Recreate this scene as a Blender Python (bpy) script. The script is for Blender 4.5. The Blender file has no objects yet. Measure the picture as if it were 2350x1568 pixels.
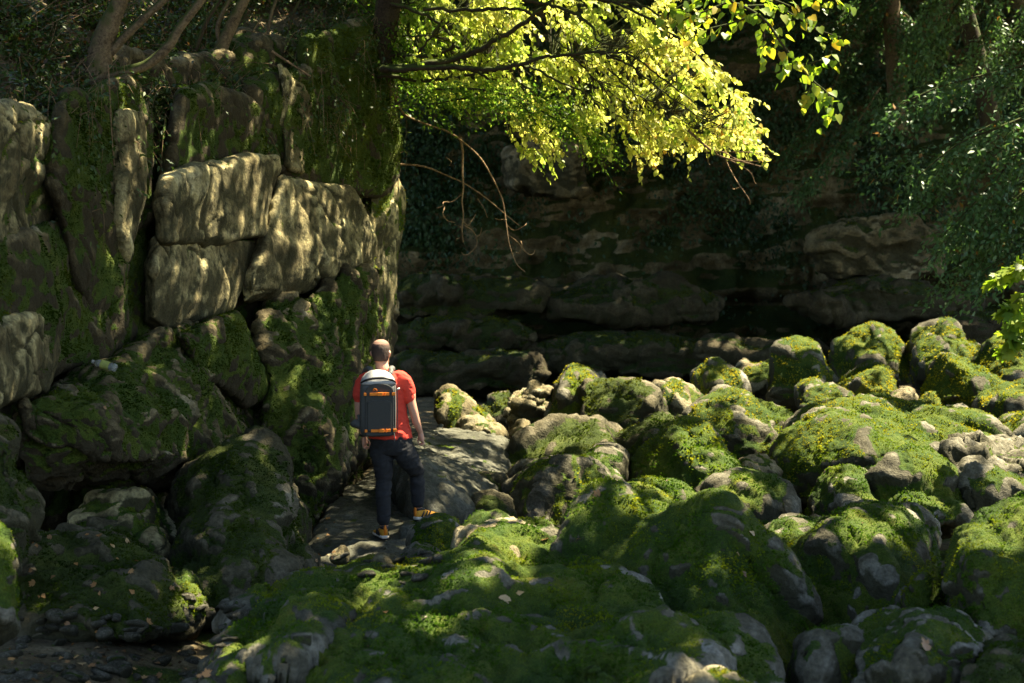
import bpy, bmesh, math, random
import numpy as np
from mathutils import Vector, Matrix

# ------------------------------------------------------------------ camera, sky, sun, exposure
scene = bpy.context.scene
COL = scene.collection
FPX, CX, HY, EYE = 3264.0, 1175.0, 650.0, 2.3      # focal length in px of a 2350 px wide frame, horizon row, eye height

cam_d = bpy.data.cameras.new("camera")
cam = bpy.data.objects.new("camera", cam_d)
COL.objects.link(cam)
cam.location = (0, 0, EYE)
cam.rotation_euler = (math.radians(90), 0, 0)
cam_d.sensor_width = 36.0
cam_d.lens = 36.0 * FPX / 2350.0
cam_d.shift_y = -(784.0 - HY) / 2350.0
cam_d.clip_end = 500.0
cam_d.dof.use_dof = True
cam_d.dof.focus_distance = 12.9
cam_d.dof.aperture_fstop = 2.6
scene.camera = cam

SUN_EL, SUN_AZ = math.radians(61), math.radians(66)   # azimuth from +Y, positive to the right
SUN = Vector((math.sin(SUN_AZ) * math.cos(SUN_EL), math.cos(SUN_AZ) * math.cos(SUN_EL), math.sin(SUN_EL)))
world = bpy.data.worlds.new("World")
scene.world = world
world.use_nodes = True
wn = world.node_tree
bg = wn.nodes["Background"]
sky = wn.nodes.new("ShaderNodeTexSky")
sky.sky_type = 'NISHITA'
sky.sun_disc = False
sky.sun_elevation = SUN_EL
sky.sun_rotation = SUN_AZ
wn.links.new(sky.outputs[0], bg.inputs[0])
bg.inputs[1].default_value = 0.06
sl = bpy.data.lights.new("sun", 'SUN')
sl.energy = 5.0
sl.angle = math.radians(0.53)
sl.color = (1.0, 0.885, 0.64)
sun = bpy.data.objects.new("sun", sl)
COL.objects.link(sun)
sun.rotation_euler = SUN.to_track_quat('Z', 'Y').to_euler()
sun.location = (0, 0, 30)
vs = scene.view_settings
vs.view_transform = 'Standard'
vs.look = 'None'
vs.gamma = 1.0
vs.use_curve_mapping = False
vs.exposure = 2.65
scene.cycles.max_bounces = 6
scene.cycles.diffuse_bounces = 4
scene.cycles.transmission_bounces = 4
scene.cycles.transparent_max_bounces = 6
scene.cycles.caustics_reflective = False
scene.cycles.caustics_refractive = False

# ------------------------------------------------------------------ helpers
RNG = np.random.default_rng(7)
def P(px, py, Y):
    return ((px - CX) / FPX * Y, Y, EYE - (py - HY) / FPX * Y)
def PA(a):
    a = np.asarray(a, float)
    return np.stack([(a[:, 0] - CX) / FPX * a[:, 2], a[:, 2], EYE - (a[:, 1] - HY) / FPX * a[:, 2]], 1)
def topx(V):
    return np.stack([V[:, 0] / V[:, 1] * FPX + CX, HY - (V[:, 2] - EYE) / V[:, 1] * FPX], 1)

_G = np.random.default_rng(3).normal(size=(256, 3))
_G /= np.linalg.norm(_G, axis=1)[:, None]
def _h(ix, iy, iz, seed):
    h = ix.astype(np.uint32) * np.uint32(374761393) + iy.astype(np.uint32) * np.uint32(668265263) + iz.astype(np.uint32) * np.uint32(2246822519) + np.uint32((seed * 974634777) & 0xffffffff)
    h ^= h >> np.uint32(13)
    h *= np.uint32(1274126177)
    h ^= h >> np.uint32(16)
    return h
def perlin(p, seed=0):
    i = np.floor(p).astype(np.int64)
    f = p - i
    u = f * f * f * (f * (f * 6 - 15) + 10)
    r = 0
    for dx in (0, 1):
        wx = u[:, 0] if dx else 1 - u[:, 0]
        for dy in (0, 1):
            wy = u[:, 1] if dy else 1 - u[:, 1]
            for dz in (0, 1):
                wz = u[:, 2] if dz else 1 - u[:, 2]
                g = _G[_h(i[:, 0] + dx, i[:, 1] + dy, i[:, 2] + dz, seed) & np.uint32(255)]
                r = r + wx * wy * wz * (g[:, 0] * (f[:, 0] - dx) + g[:, 1] * (f[:, 1] - dy) + g[:, 2] * (f[:, 2] - dz))
    return r * 1.6
def fbm(p, seed=0, oct=4, gain=0.5, ridged=False):
    a, s, r = 1.0, 0.0, 0
    q = np.array(p, float)
    for k in range(oct):
        n = perlin(q + 17.3 * k, seed + k)
        if ridged:
            n = 1 - 2 * np.abs(n)
        r = r + a * n
        s += a
        a *= gain
        q = q * 2.03
    return r / s
def worley(p, seed=0):
    i = np.floor(p).astype(np.int64)
    f1 = np.full(len(p), 9.0); f2 = np.full(len(p), 9.0); idv = np.zeros(len(p))
    for dx in (-1, 0, 1):
        for dy in (-1, 0, 1):
            for dz in (-1, 0, 1):
                c = i + np.array([dx, dy, dz])
                h = _h(c[:, 0], c[:, 1], c[:, 2], seed)
                o = np.stack([(h & np.uint32(1023)) / 1023.0, ((h >> np.uint32(10)) & np.uint32(1023)) / 1023.0, ((h >> np.uint32(20)) & np.uint32(1023)) / 1023.0], 1)
                d = np.linalg.norm(c + o - p, axis=1)
                v = ((h >> np.uint32(5)) & np.uint32(255)) / 255.0
                n = d < f1
                f2 = np.where(n, f1, np.minimum(f2, d))
                idv = np.where(n, v, idv)
                f1 = np.where(n, d, f1)
    return f1, f2, idv
def tilts(p, seed=0, beta=9.0):
    """a fractured face: every cell is a plane of its own tilt, neighbours blended over a narrow edge"""
    i = np.floor(p).astype(np.int64)
    num = np.zeros(len(p)); den = np.zeros(len(p)) + 1e-12
    for dx in (-1, 0, 1):
        for dy in (-1, 0, 1):
            for dz in (-1, 0, 1):
                c = i + np.array([dx, dy, dz])
                h = _h(c[:, 0], c[:, 1], c[:, 2], seed)
                o = np.stack([(h & np.uint32(1023)) / 1023.0, ((h >> np.uint32(10)) & np.uint32(1023)) / 1023.0, ((h >> np.uint32(20)) & np.uint32(1023)) / 1023.0], 1)
                q = p - c - o
                w = np.exp(-beta * (q * q).sum(1))
                num += w * ((q * _G[(h >> np.uint32(7)) & np.uint32(255)]).sum(1) + 0.25 * (((h >> np.uint32(15)) & np.uint32(255)) / 255.0 - 0.5))
                den += w
    return num / den
def sstep(a, b, x):
    t = np.clip((x - a) / (b - a), 0, 1)
    return t * t * (3 - 2 * t)
def inpoly(x, y, poly):
    r = np.zeros(len(x), bool)
    n = len(poly)
    for i in range(n):
        x0, y0 = poly[i]; x1, y1 = poly[(i + 1) % n]
        c = ((y0 > y) != (y1 > y))
        with np.errstate(divide='ignore', invalid='ignore'):
            r ^= c & (x < (x1 - x0) * (y - y0) / (y1 - y0 + 1e-12) + x0)
    return r
def sample_poly(poly, n, rng):
    p = np.array(poly, float)
    lo, hi = p.min(0), p.max(0)
    out = np.zeros((0, 2))
    while len(out) < n:
        q = lo + rng.random((n * 2, 2)) * (hi - lo)
        out = np.concatenate([out, q[inpoly(q[:, 0], q[:, 1], poly)]])
    return out[:n]

def mesh_np(name, V, Fs, mats, attrs=None, smooth=True, fmat=None):
    V = np.ascontiguousarray(V, np.float32)
    if not isinstance(Fs, (list, tuple)):
        Fs = [Fs]
    Fs = [np.asarray(f, np.int32) for f in Fs if len(f)]
    me = bpy.data.meshes.new(name)
    me.vertices.add(len(V))
    me.vertices.foreach_set("co", V.ravel())
    loops = np.concatenate([f.ravel() for f in Fs])
    tot = np.concatenate([np.full(len(f), f.shape[1], np.int32) for f in Fs])
    st = np.concatenate([[0], np.cumsum(tot)[:-1]]).astype(np.int32)
    me.loops.add(len(loops))
    me.loops.foreach_set("vertex_index", loops)
    me.polygons.add(len(tot))
    me.polygons.foreach_set("loop_start", st)
    me.polygons.foreach_set("use_smooth", np.full(len(tot), smooth, bool))
    if not isinstance(mats, (list, tuple)):
        mats = [mats]
    for m in mats:
        me.materials.append(m)
    if fmat is not None:
        me.polygons.foreach_set("material_index", np.asarray(fmat, np.int32))
    for k, a in (attrs or {}).items():
        at = me.attributes.new(k, 'FLOAT', 'POINT')
        at.data.foreach_set("value", np.ascontiguousarray(a, np.float32))
    me.update(calc_edges=True)
    return me
def link(name, me, parent=None, loc=None):
    o = bpy.data.objects.new(name, me)
    COL.objects.link(o)
    if parent is not None:
        o.parent = parent
    if loc is not None:
        o.location = loc
    return o
def tag(o, label=None, cat=None, group=None, kind=None):
    if label: o['label'] = label
    if cat: o['category'] = cat
    if group: o['group'] = group
    if kind: o['kind'] = kind
    return o
def empty(name, loc, label=None, cat=None, group=None):
    o = bpy.data.objects.new(name, None)
    COL.objects.link(o)
    o.location = loc
    o.empty_display_size = 0.1
    return tag(o, label, cat, group)

# ------------------------------------------------------------------ materials
class NT:
    def __init__(s, name):
        s.m = bpy.data.materials.new(name)
        s.m.use_nodes = True
        s.t = s.m.node_tree
        s.t.nodes.clear()
        s.out = s.t.nodes.new("ShaderNodeOutputMaterial")
    def n(s, typ, ins=None, **kw):
        nd = s.t.nodes.new("ShaderNode" + typ)
        for k, v in kw.items():
            setattr(nd, k, v)
        for k, v in (ins or {}).items():
            sock = nd.inputs[k]
            if isinstance(v, bpy.types.NodeSocket):
                s.t.links.new(v, sock)
            else:
                sock.default_value = v
        return nd
    def math(s, op, a, b=0.0, c=None, clamp=False):
        i = {0: a, 1: b}
        if c is not None: i[2] = c
        return s.n("Math", i, operation=op, use_clamp=clamp).outputs[0]
    def noise(s, vec, scale, detail=4, rough=0.55, dist=0.0):
        return s.n("TexNoise", {"Vector": vec, "Scale": scale, "Detail": detail, "Roughness": rough, "Distortion": dist}).outputs[0]
    def map(s, vec, sc):
        return s.n("Mapping", {"Vector": vec, "Scale": sc}).outputs[0]
    def ramp(s, fac, stops, interp='LINEAR'):
        r = s.n("ValToRGB", {"Fac": fac})
        e = r.color_ramp.elements
        r.color_ramp.interpolation = interp
        while len(e) < len(stops):
            e.new(0.5)
        for x, (p, c) in zip(e, stops):
            x.position = p
            x.color = (c, c, c, 1) if isinstance(c, (int, float)) else (*c, 1)
        return r.outputs[0]
    def mix(s, fac, a, b, mode='MIX'):
        m = s.n("Mix", data_type='RGBA', blend_type=mode)
        for idx, v in ((0, fac), (6, a), (7, b)):
            if isinstance(v, bpy.types.NodeSocket):
                s.t.links.new(v, m.inputs[idx])
            else:
                m.inputs[idx].default_value = (*v, 1) if isinstance(v, tuple) and len(v) == 3 else v
        return m.outputs[2]
    def surf(s, sh):
        s.t.links.new(sh, s.out.inputs[0])
        return s.m

MOSS_RAMP = [(0.30, (0.018, 0.038, 0.004)), (0.45, (0.038, 0.072, 0.006)), (0.58, (0.080, 0.110, 0.008)), (0.70, (0.150, 0.140, 0.014)), (0.82, (0.085, 0.060, 0.016))]
def rock_mat(name, stops, streak=0.5, moss_ramp=MOSS_RAMP, dirt=(0.032, 0.030, 0.012), bump=0.9, sc=1.0):
    m = NT(name)
    tc = m.n("TexCoord").outputs["Object"]
    oi = m.n("ObjectInfo").outputs["Random"]
    v = m.n("VectorMath", {0: tc, 1: m.n("CombineXYZ", {0: m.math('MULTIPLY', oi, 37.0), 1: m.math('MULTIPLY', oi, 91.0)}).outputs[0]}, operation='ADD').outputs[0]
    n1 = m.noise(v, 1.6 * sc, 8, 0.62, 0.4)
    n2 = m.noise(v, 8.0 * sc, 6, 0.65)
    n3 = m.noise(v, 38.0 * sc, 5, 0.6)
    vs_ = m.noise(m.map(v, (5.0, 5.0, 0.7)), 1.0 * sc, 5, 0.6)
    f = m.math('ADD', m.math('MULTIPLY', n1, 0.55), m.math('MULTIPLY', n2, 0.45))
    col = m.ramp(f, stops)
    col = m.mix(1.0, col, m.ramp(n3, [(0.3, 0.55), (0.62, 1.15)]), 'MULTIPLY')
    stain = m.math('MULTIPLY', m.ramp(m.math('ADD', m.math('MULTIPLY', vs_, 0.6), m.math('MULTIPLY', n2, 0.4)), [(0.46, 0.0), (0.60, 1.0)]), streak)
    col = m.mix(stain, col, dirt)
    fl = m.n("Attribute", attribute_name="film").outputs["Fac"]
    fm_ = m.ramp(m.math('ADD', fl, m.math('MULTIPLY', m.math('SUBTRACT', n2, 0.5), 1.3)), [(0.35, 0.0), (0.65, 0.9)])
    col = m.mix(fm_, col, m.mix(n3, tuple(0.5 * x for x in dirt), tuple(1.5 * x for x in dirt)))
    at = m.n("Attribute", attribute_name="moss").outputs["Fac"]
    mf = m.math('ADD', at, m.math('MULTIPLY', m.math('SUBTRACT', m.math('ADD', m.math('MULTIPLY', n2, 0.6), m.math('MULTIPLY', n3, 0.4)), 0.5), 1.6))
    mf = m.ramp(mf, [(0.40, 0.0), (0.60, 1.0)])
    mo = m.noise(v, 2.1 * sc, 6, 0.6)
    mo2 = m.noise(v, 23.0 * sc, 3, 0.6)
    mc = m.ramp(m.math('ADD', m.math('MULTIPLY', mo, 0.7), m.math('MULTIPLY', mo2, 0.3)), moss_ramp)
    n4 = m.noise(v, 110.0 * sc, 3, 0.7)
    mc = m.mix(1.0, mc, m.ramp(n4, [(0.3, 0.45), (0.7, 1.35)]), 'MULTIPLY')
    col = m.mix(mf, col, mc)
    hgt = m.math('ADD', m.math('MULTIPLY', n3, 1.0), m.math('MULTIPLY', n4, m.math('ADD', m.math('MULTIPLY', mf, 0.6), 0.25)))
    b = m.n("Bump", {"Strength": bump, "Distance": 0.03 / sc, "Height": hgt}).outputs[0]
    bs = m.n("BsdfPrincipled", {"Base Color": col, "Roughness": 0.92, "Specular IOR Level": 0.25, "Normal": b})
    return m.surf(bs.outputs[0])

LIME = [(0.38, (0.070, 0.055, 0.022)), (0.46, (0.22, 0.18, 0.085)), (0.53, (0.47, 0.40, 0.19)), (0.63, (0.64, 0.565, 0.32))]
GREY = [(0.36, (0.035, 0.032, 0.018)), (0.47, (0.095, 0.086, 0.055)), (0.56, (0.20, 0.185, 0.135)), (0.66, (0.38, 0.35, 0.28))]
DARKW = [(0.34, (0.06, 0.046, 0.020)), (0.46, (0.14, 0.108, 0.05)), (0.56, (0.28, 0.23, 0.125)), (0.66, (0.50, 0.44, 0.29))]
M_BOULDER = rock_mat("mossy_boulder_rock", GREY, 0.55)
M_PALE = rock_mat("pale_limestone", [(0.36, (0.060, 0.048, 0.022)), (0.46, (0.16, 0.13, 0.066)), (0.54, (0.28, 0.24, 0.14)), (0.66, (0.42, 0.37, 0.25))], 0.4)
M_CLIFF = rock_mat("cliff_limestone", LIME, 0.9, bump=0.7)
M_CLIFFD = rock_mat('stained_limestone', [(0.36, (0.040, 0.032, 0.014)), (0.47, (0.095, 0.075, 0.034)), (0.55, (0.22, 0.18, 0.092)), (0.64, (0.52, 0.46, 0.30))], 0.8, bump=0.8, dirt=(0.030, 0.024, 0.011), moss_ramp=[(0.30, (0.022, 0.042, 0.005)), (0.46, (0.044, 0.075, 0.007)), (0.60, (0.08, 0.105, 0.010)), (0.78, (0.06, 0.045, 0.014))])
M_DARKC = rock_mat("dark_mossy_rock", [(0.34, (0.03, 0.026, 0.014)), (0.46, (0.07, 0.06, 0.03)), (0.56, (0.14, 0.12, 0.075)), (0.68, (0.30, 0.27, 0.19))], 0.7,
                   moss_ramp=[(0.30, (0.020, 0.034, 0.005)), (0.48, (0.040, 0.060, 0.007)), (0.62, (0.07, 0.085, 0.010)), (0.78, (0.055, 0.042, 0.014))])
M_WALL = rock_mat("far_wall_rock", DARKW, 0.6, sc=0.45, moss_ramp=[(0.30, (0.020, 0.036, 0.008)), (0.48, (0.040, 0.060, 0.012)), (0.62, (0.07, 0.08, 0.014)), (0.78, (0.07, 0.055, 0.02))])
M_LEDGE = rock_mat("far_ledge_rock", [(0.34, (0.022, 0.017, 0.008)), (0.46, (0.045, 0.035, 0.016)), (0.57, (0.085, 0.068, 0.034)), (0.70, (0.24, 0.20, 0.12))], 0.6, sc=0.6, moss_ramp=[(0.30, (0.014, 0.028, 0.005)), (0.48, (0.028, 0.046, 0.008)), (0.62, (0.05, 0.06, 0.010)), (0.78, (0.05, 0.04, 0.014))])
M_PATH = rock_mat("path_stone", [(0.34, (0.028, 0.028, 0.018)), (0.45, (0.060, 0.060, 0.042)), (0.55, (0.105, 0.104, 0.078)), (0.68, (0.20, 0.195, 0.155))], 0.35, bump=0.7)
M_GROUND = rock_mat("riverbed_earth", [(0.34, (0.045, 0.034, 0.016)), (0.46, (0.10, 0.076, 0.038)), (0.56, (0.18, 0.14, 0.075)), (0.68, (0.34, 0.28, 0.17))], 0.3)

def moss_blade_mat(name, ramp):
    m = NT(name)
    t = m.n("Attribute", attribute_name="tint").outputs["Fac"]
    c = m.ramp(t, ramp)
    d = m.n("BsdfDiffuse", {"Color": c, "Roughness": 0.3})
    tr = m.n("BsdfTranslucent", {"Color": m.mix(1.0, c, (1.25, 1.2, 0.8), 'MULTIPLY')})
    mx = m.n("MixShader", {0: 0.4, 1: d.outputs[0], 2: tr.outputs[0]})
    return m.surf(mx.outputs[0])
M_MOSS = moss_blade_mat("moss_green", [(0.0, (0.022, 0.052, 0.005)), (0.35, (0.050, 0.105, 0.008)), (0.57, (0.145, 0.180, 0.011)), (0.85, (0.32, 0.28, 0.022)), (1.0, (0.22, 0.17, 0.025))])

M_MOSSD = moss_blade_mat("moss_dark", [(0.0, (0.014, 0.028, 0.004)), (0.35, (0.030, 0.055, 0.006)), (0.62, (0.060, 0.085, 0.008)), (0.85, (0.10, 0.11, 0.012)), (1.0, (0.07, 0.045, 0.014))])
def leaf_mat(name, ramp, trans=0.5, tboost=(1.6, 1.5, 0.7), single=False, rough=0.45, spec=0.35):
    m = NT(name)
    if single:
        t = m.n("ObjectInfo").outputs["Random"]
    else:
        t = m.n("Attribute", attribute_name="tint").outputs["Fac"]
    c = m.ramp(t, ramp)
    tc = m.n("TexCoord").outputs["Object"]
    nz = m.noise(tc, 60.0, 2, 0.5)
    c = m.mix(1.0, c, m.ramp(nz, [(0.3, 0.8), (0.7, 1.15)]), 'MULTIPLY')
    p = m.n("BsdfPrincipled", {"Base Color": c, "Roughness": rough, "Specular IOR Level": spec})
    tr = m.n("BsdfTranslucent", {"Color": m.mix(1.0, c, tboost, 'MULTIPLY')})
    mx = m.n("MixShader", {0: trans, 1: p.outputs[0], 2: tr.outputs[0]})
    return m.surf(mx.outputs[0])

def simple_mat(name, col, rough=0.8, spec=0.3, nscale=40.0, namp=0.25, bump=0.0, metal=0.0):
    m = NT(name)
    tc = m.n("TexCoord").outputs["Object"]
    nz = m.noise(tc, nscale, 5, 0.6)
    c = m.mix(1.0, col, m.ramp(nz, [(0.25, 1.0 - namp), (0.75, 1.0 + namp)]), 'MULTIPLY')
    ins = {"Base Color": c, "Roughness": rough, "Specular IOR Level": spec, "Metallic": metal}
    if bump:
        ins["Normal"] = m.n("Bump", {"Strength": bump, "Distance": 0.01, "Height": nz}).outputs[0]
    return m.surf(m.n("BsdfPrincipled", ins).outputs[0])
def bark_mat(name, c0, c1, moss=0.0):
    m = NT(name)
    tc = m.n("TexCoord").outputs["Object"]
    a = m.noise(tc, 5.0, 6, 0.65)
    b = m.noise(tc, 40.0, 5, 0.7)
    c = m.ramp(m.math('ADD', m.math('MULTIPLY', a, 0.5), m.math('MULTIPLY', b, 0.5)), [(0.38, c0), (0.62, c1)])
    if moss:
        nz = m.n("SeparateXYZ", {0: m.n("NewGeometry").outputs["Normal"]}).outputs[2]
        f = m.ramp(m.math('ADD', m.math('MULTIPLY', nz, 0.4), a), [(0.62 - 0.25 * moss, 0.0), (0.78 - 0.25 * moss, 1.0)])
        c = m.mix(f, c, (0.045, 0.06, 0.01))
    bp = m.n("Bump", {"Strength": 0.6, "Distance": 0.015, "Height": b}).outputs[0]
    return m.surf(m.n("BsdfPrincipled", {"Base Color": c, "Roughness": 0.9, "Specular IOR Level": 0.2, "Normal": bp}).outputs[0])

# ------------------------------------------------------------------ rock builder
def remeshed(hulls, voxel):
    """union of convex hulls -> rounded quad mesh (verts, quads)"""
    bm = bmesh.new()
    for pts in hulls:
        b2 = bmesh.new()
        for p in pts:
            b2.verts.new(p)
        r = bmesh.ops.convex_hull(b2, input=b2.verts[:])
        bad = [g for g in r["geom_interior"] if isinstance(g, bmesh.types.BMVert)]
        bmesh.ops.delete(b2, geom=bad, context='VERTS')
        bmesh.ops.recalc_face_normals(b2, faces=b2.faces[:])
        t = bpy.data.meshes.new("t")
        b2.to_mesh(t)
        b2.free()
        bm.from_mesh(t)
        bpy.data.meshes.remove(t)
    me = bpy.data.meshes.new("t")
    bm.to_mesh(me)
    bm.free()
    return remesh_mesh(me, voxel)
def remesh_mesh(me, voxel):
    o = bpy.data.objects.new("t", me)
    COL.objects.link(o)
    md = o.modifiers.new("r", 'REMESH')
    md.mode = 'VOXEL'
    md.voxel_size = voxel
    dg = bpy.context.evaluated_depsgraph_get()
    ev = o.evaluated_get(dg)
    m2 = ev.to_mesh()
    V = np.empty(len(m2.vertices) * 3, np.float32)
    m2.vertices.foreach_get("co", V)
    L = np.empty(len(m2.loops), np.int32)
    m2.loops.foreach_get("vertex_index", L)
    T = np.empty(len(m2.polygons), np.int32)
    m2.polygons.foreach_get("loop_total", T)
    ev.to_mesh_clear()
    bpy.data.objects.remove(o)
    bpy.data.meshes.remove(me)
    assert (T == 4).all()
    return V.reshape(-1, 3).astype(float), L.reshape(-1, 4)
def edges_of(F):
    e = np.concatenate([F[:, [0, 1]], F[:, [1, 2]], F[:, [2, 3]], F[:, [3, 0]]])
    e.sort(axis=1)
    return np.unique(e, axis=0)
def lap(V, E):
    n = len(V)
    cnt = np.bincount(E[:, 0], minlength=n) + np.bincount(E[:, 1], minlength=n)
    out = np.empty_like(V)
    for k in range(3):
        out[:, k] = (np.bincount(E[:, 0], V[E[:, 1], k], n) + np.bincount(E[:, 1], V[E[:, 0], k], n)) / np.maximum(cnt, 1)
    return out
def smooth(V, E, it, lam=0.6):
    for _ in range(it):
        V = V + lam * (lap(V, E) - V)
    return V
def subdiv(V, F):
    """one linear 1->4 split of a quad mesh"""
    e = np.concatenate([F[:, [0, 1]], F[:, [1, 2]], F[:, [2, 3]], F[:, [3, 0]]])
    es = np.sort(e, axis=1)
    ue, inv = np.unique(es, axis=0, return_inverse=True)
    inv = inv.reshape(4, -1)
    n, m = len(V), len(F)
    me = V[ue].mean(1)
    mf = V[F].mean(1)
    V2 = np.concatenate([V, me, mf])
    ei = inv + n
    fc = np.arange(m) + n + len(ue)
    F2 = np.concatenate([np.stack([F[:, k], ei[k], fc, ei[k - 1]], 1) for k in range(4)])
    return V2, F2
def vnorm(V, F):
    a, b, c, d = (V[F[:, k]] for k in range(4))
    fn = np.cross(c - a, d - b)
    n = np.zeros_like(V)
    for k in range(4):
        for j in range(3):
            n[:, j] += np.bincount(F[:, k], fn[:, j], len(V))
    return n / (np.linalg.norm(n, axis=1)[:, None] + 1e-12), np.linalg.norm(fn, axis=1) * 0.5

def sprigs(name, V, F, N, moss, Yref, parent, mat, rng, dens=1.0, cap=40000, drape=0.35, length=1.0):
    """moss cushions: thousands of tiny leaflets standing on the mossy faces"""
    _, A = vnorm(V, F)
    fc = V[F].mean(1)
    fnrm = N[F].mean(1)
    fm = moss[F].mean(1)
    todir = np.array([0, 0, EYE]) - fc
    dist = np.linalg.norm(todir, axis=1)
    todir /= dist[:, None]
    face = (fnrm * todir).sum(1)
    w = A * np.clip((fm - 0.5) * 2.2, 0, 1) * np.clip(face + 0.45, 0, 1)
    tot = w.sum()
    if tot <= 0:
        return None
    L = Yref * (0.0016 if Yref > 11 else 0.0020) * length
    n = int(min(cap, tot / (L * L) * 1.7 * dens))
    if n < 40:
        return None
    idx = rng.choice(len(F), n, p=w / tot)
    u, v = rng.random(n)[:, None], rng.random(n)[:, None]
    q = V[F[idx]]
    p = (1 - u) * (1 - v) * q[:, 0] + u * (1 - v) * q[:, 1] + u * v * q[:, 2] + (1 - u) * v * q[:, 3]
    nn = fnrm[idx]
    nn = nn / (np.linalg.norm(nn, axis=1)[:, None] + 1e-9)
    d = nn * 0.75 + rng.normal(size=(n, 3)) * 0.55
    d[:, 2] -= drape * (1 - np.clip(nn[:, 2], 0, 1))
    d /= np.linalg.norm(d, axis=1)[:, None]
    side = np.cross(d, rng.normal(size=(n, 3)))
    side /= np.linalg.norm(side, axis=1)[:, None] + 1e-9
    ln = (L * (0.45 + 0.8 * rng.random(n)) * np.clip(1.0 + 1.6 * fbm(p * 3.1, 8, 3), 0.4, 2.0))[:, None]
    W = ln * 0.26
    p0 = p - nn * L * 0.12
    mid = p0 + d * ln * 0.55
    VV = np.concatenate([p0, mid + side * W, p0 + d * ln + np.array([0, 0, -0.15]) * ln, mid - side * W])
    i = np.arange(n)
    FF = np.stack([i, i + n, i + 2 * n, i + 3 * n], 1)
    big = fbm(p * 1.7, 5, 3)
    sm = fbm(p * 9.0, 9, 2)
    t = np.clip(0.40 + 0.36 * float(np.clip((Yref - 14) / 8, 0, 1)) + 0.55 * big + 0.2 * sm + rng.normal(size=n) * 0.03, 0, 0.86)  # farther moss yellower: partly dry moss, partly sunlight put into the tint
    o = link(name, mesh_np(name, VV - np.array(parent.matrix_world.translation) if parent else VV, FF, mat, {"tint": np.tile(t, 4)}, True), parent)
    o['kind'] = 'stuff'
    return o

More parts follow.
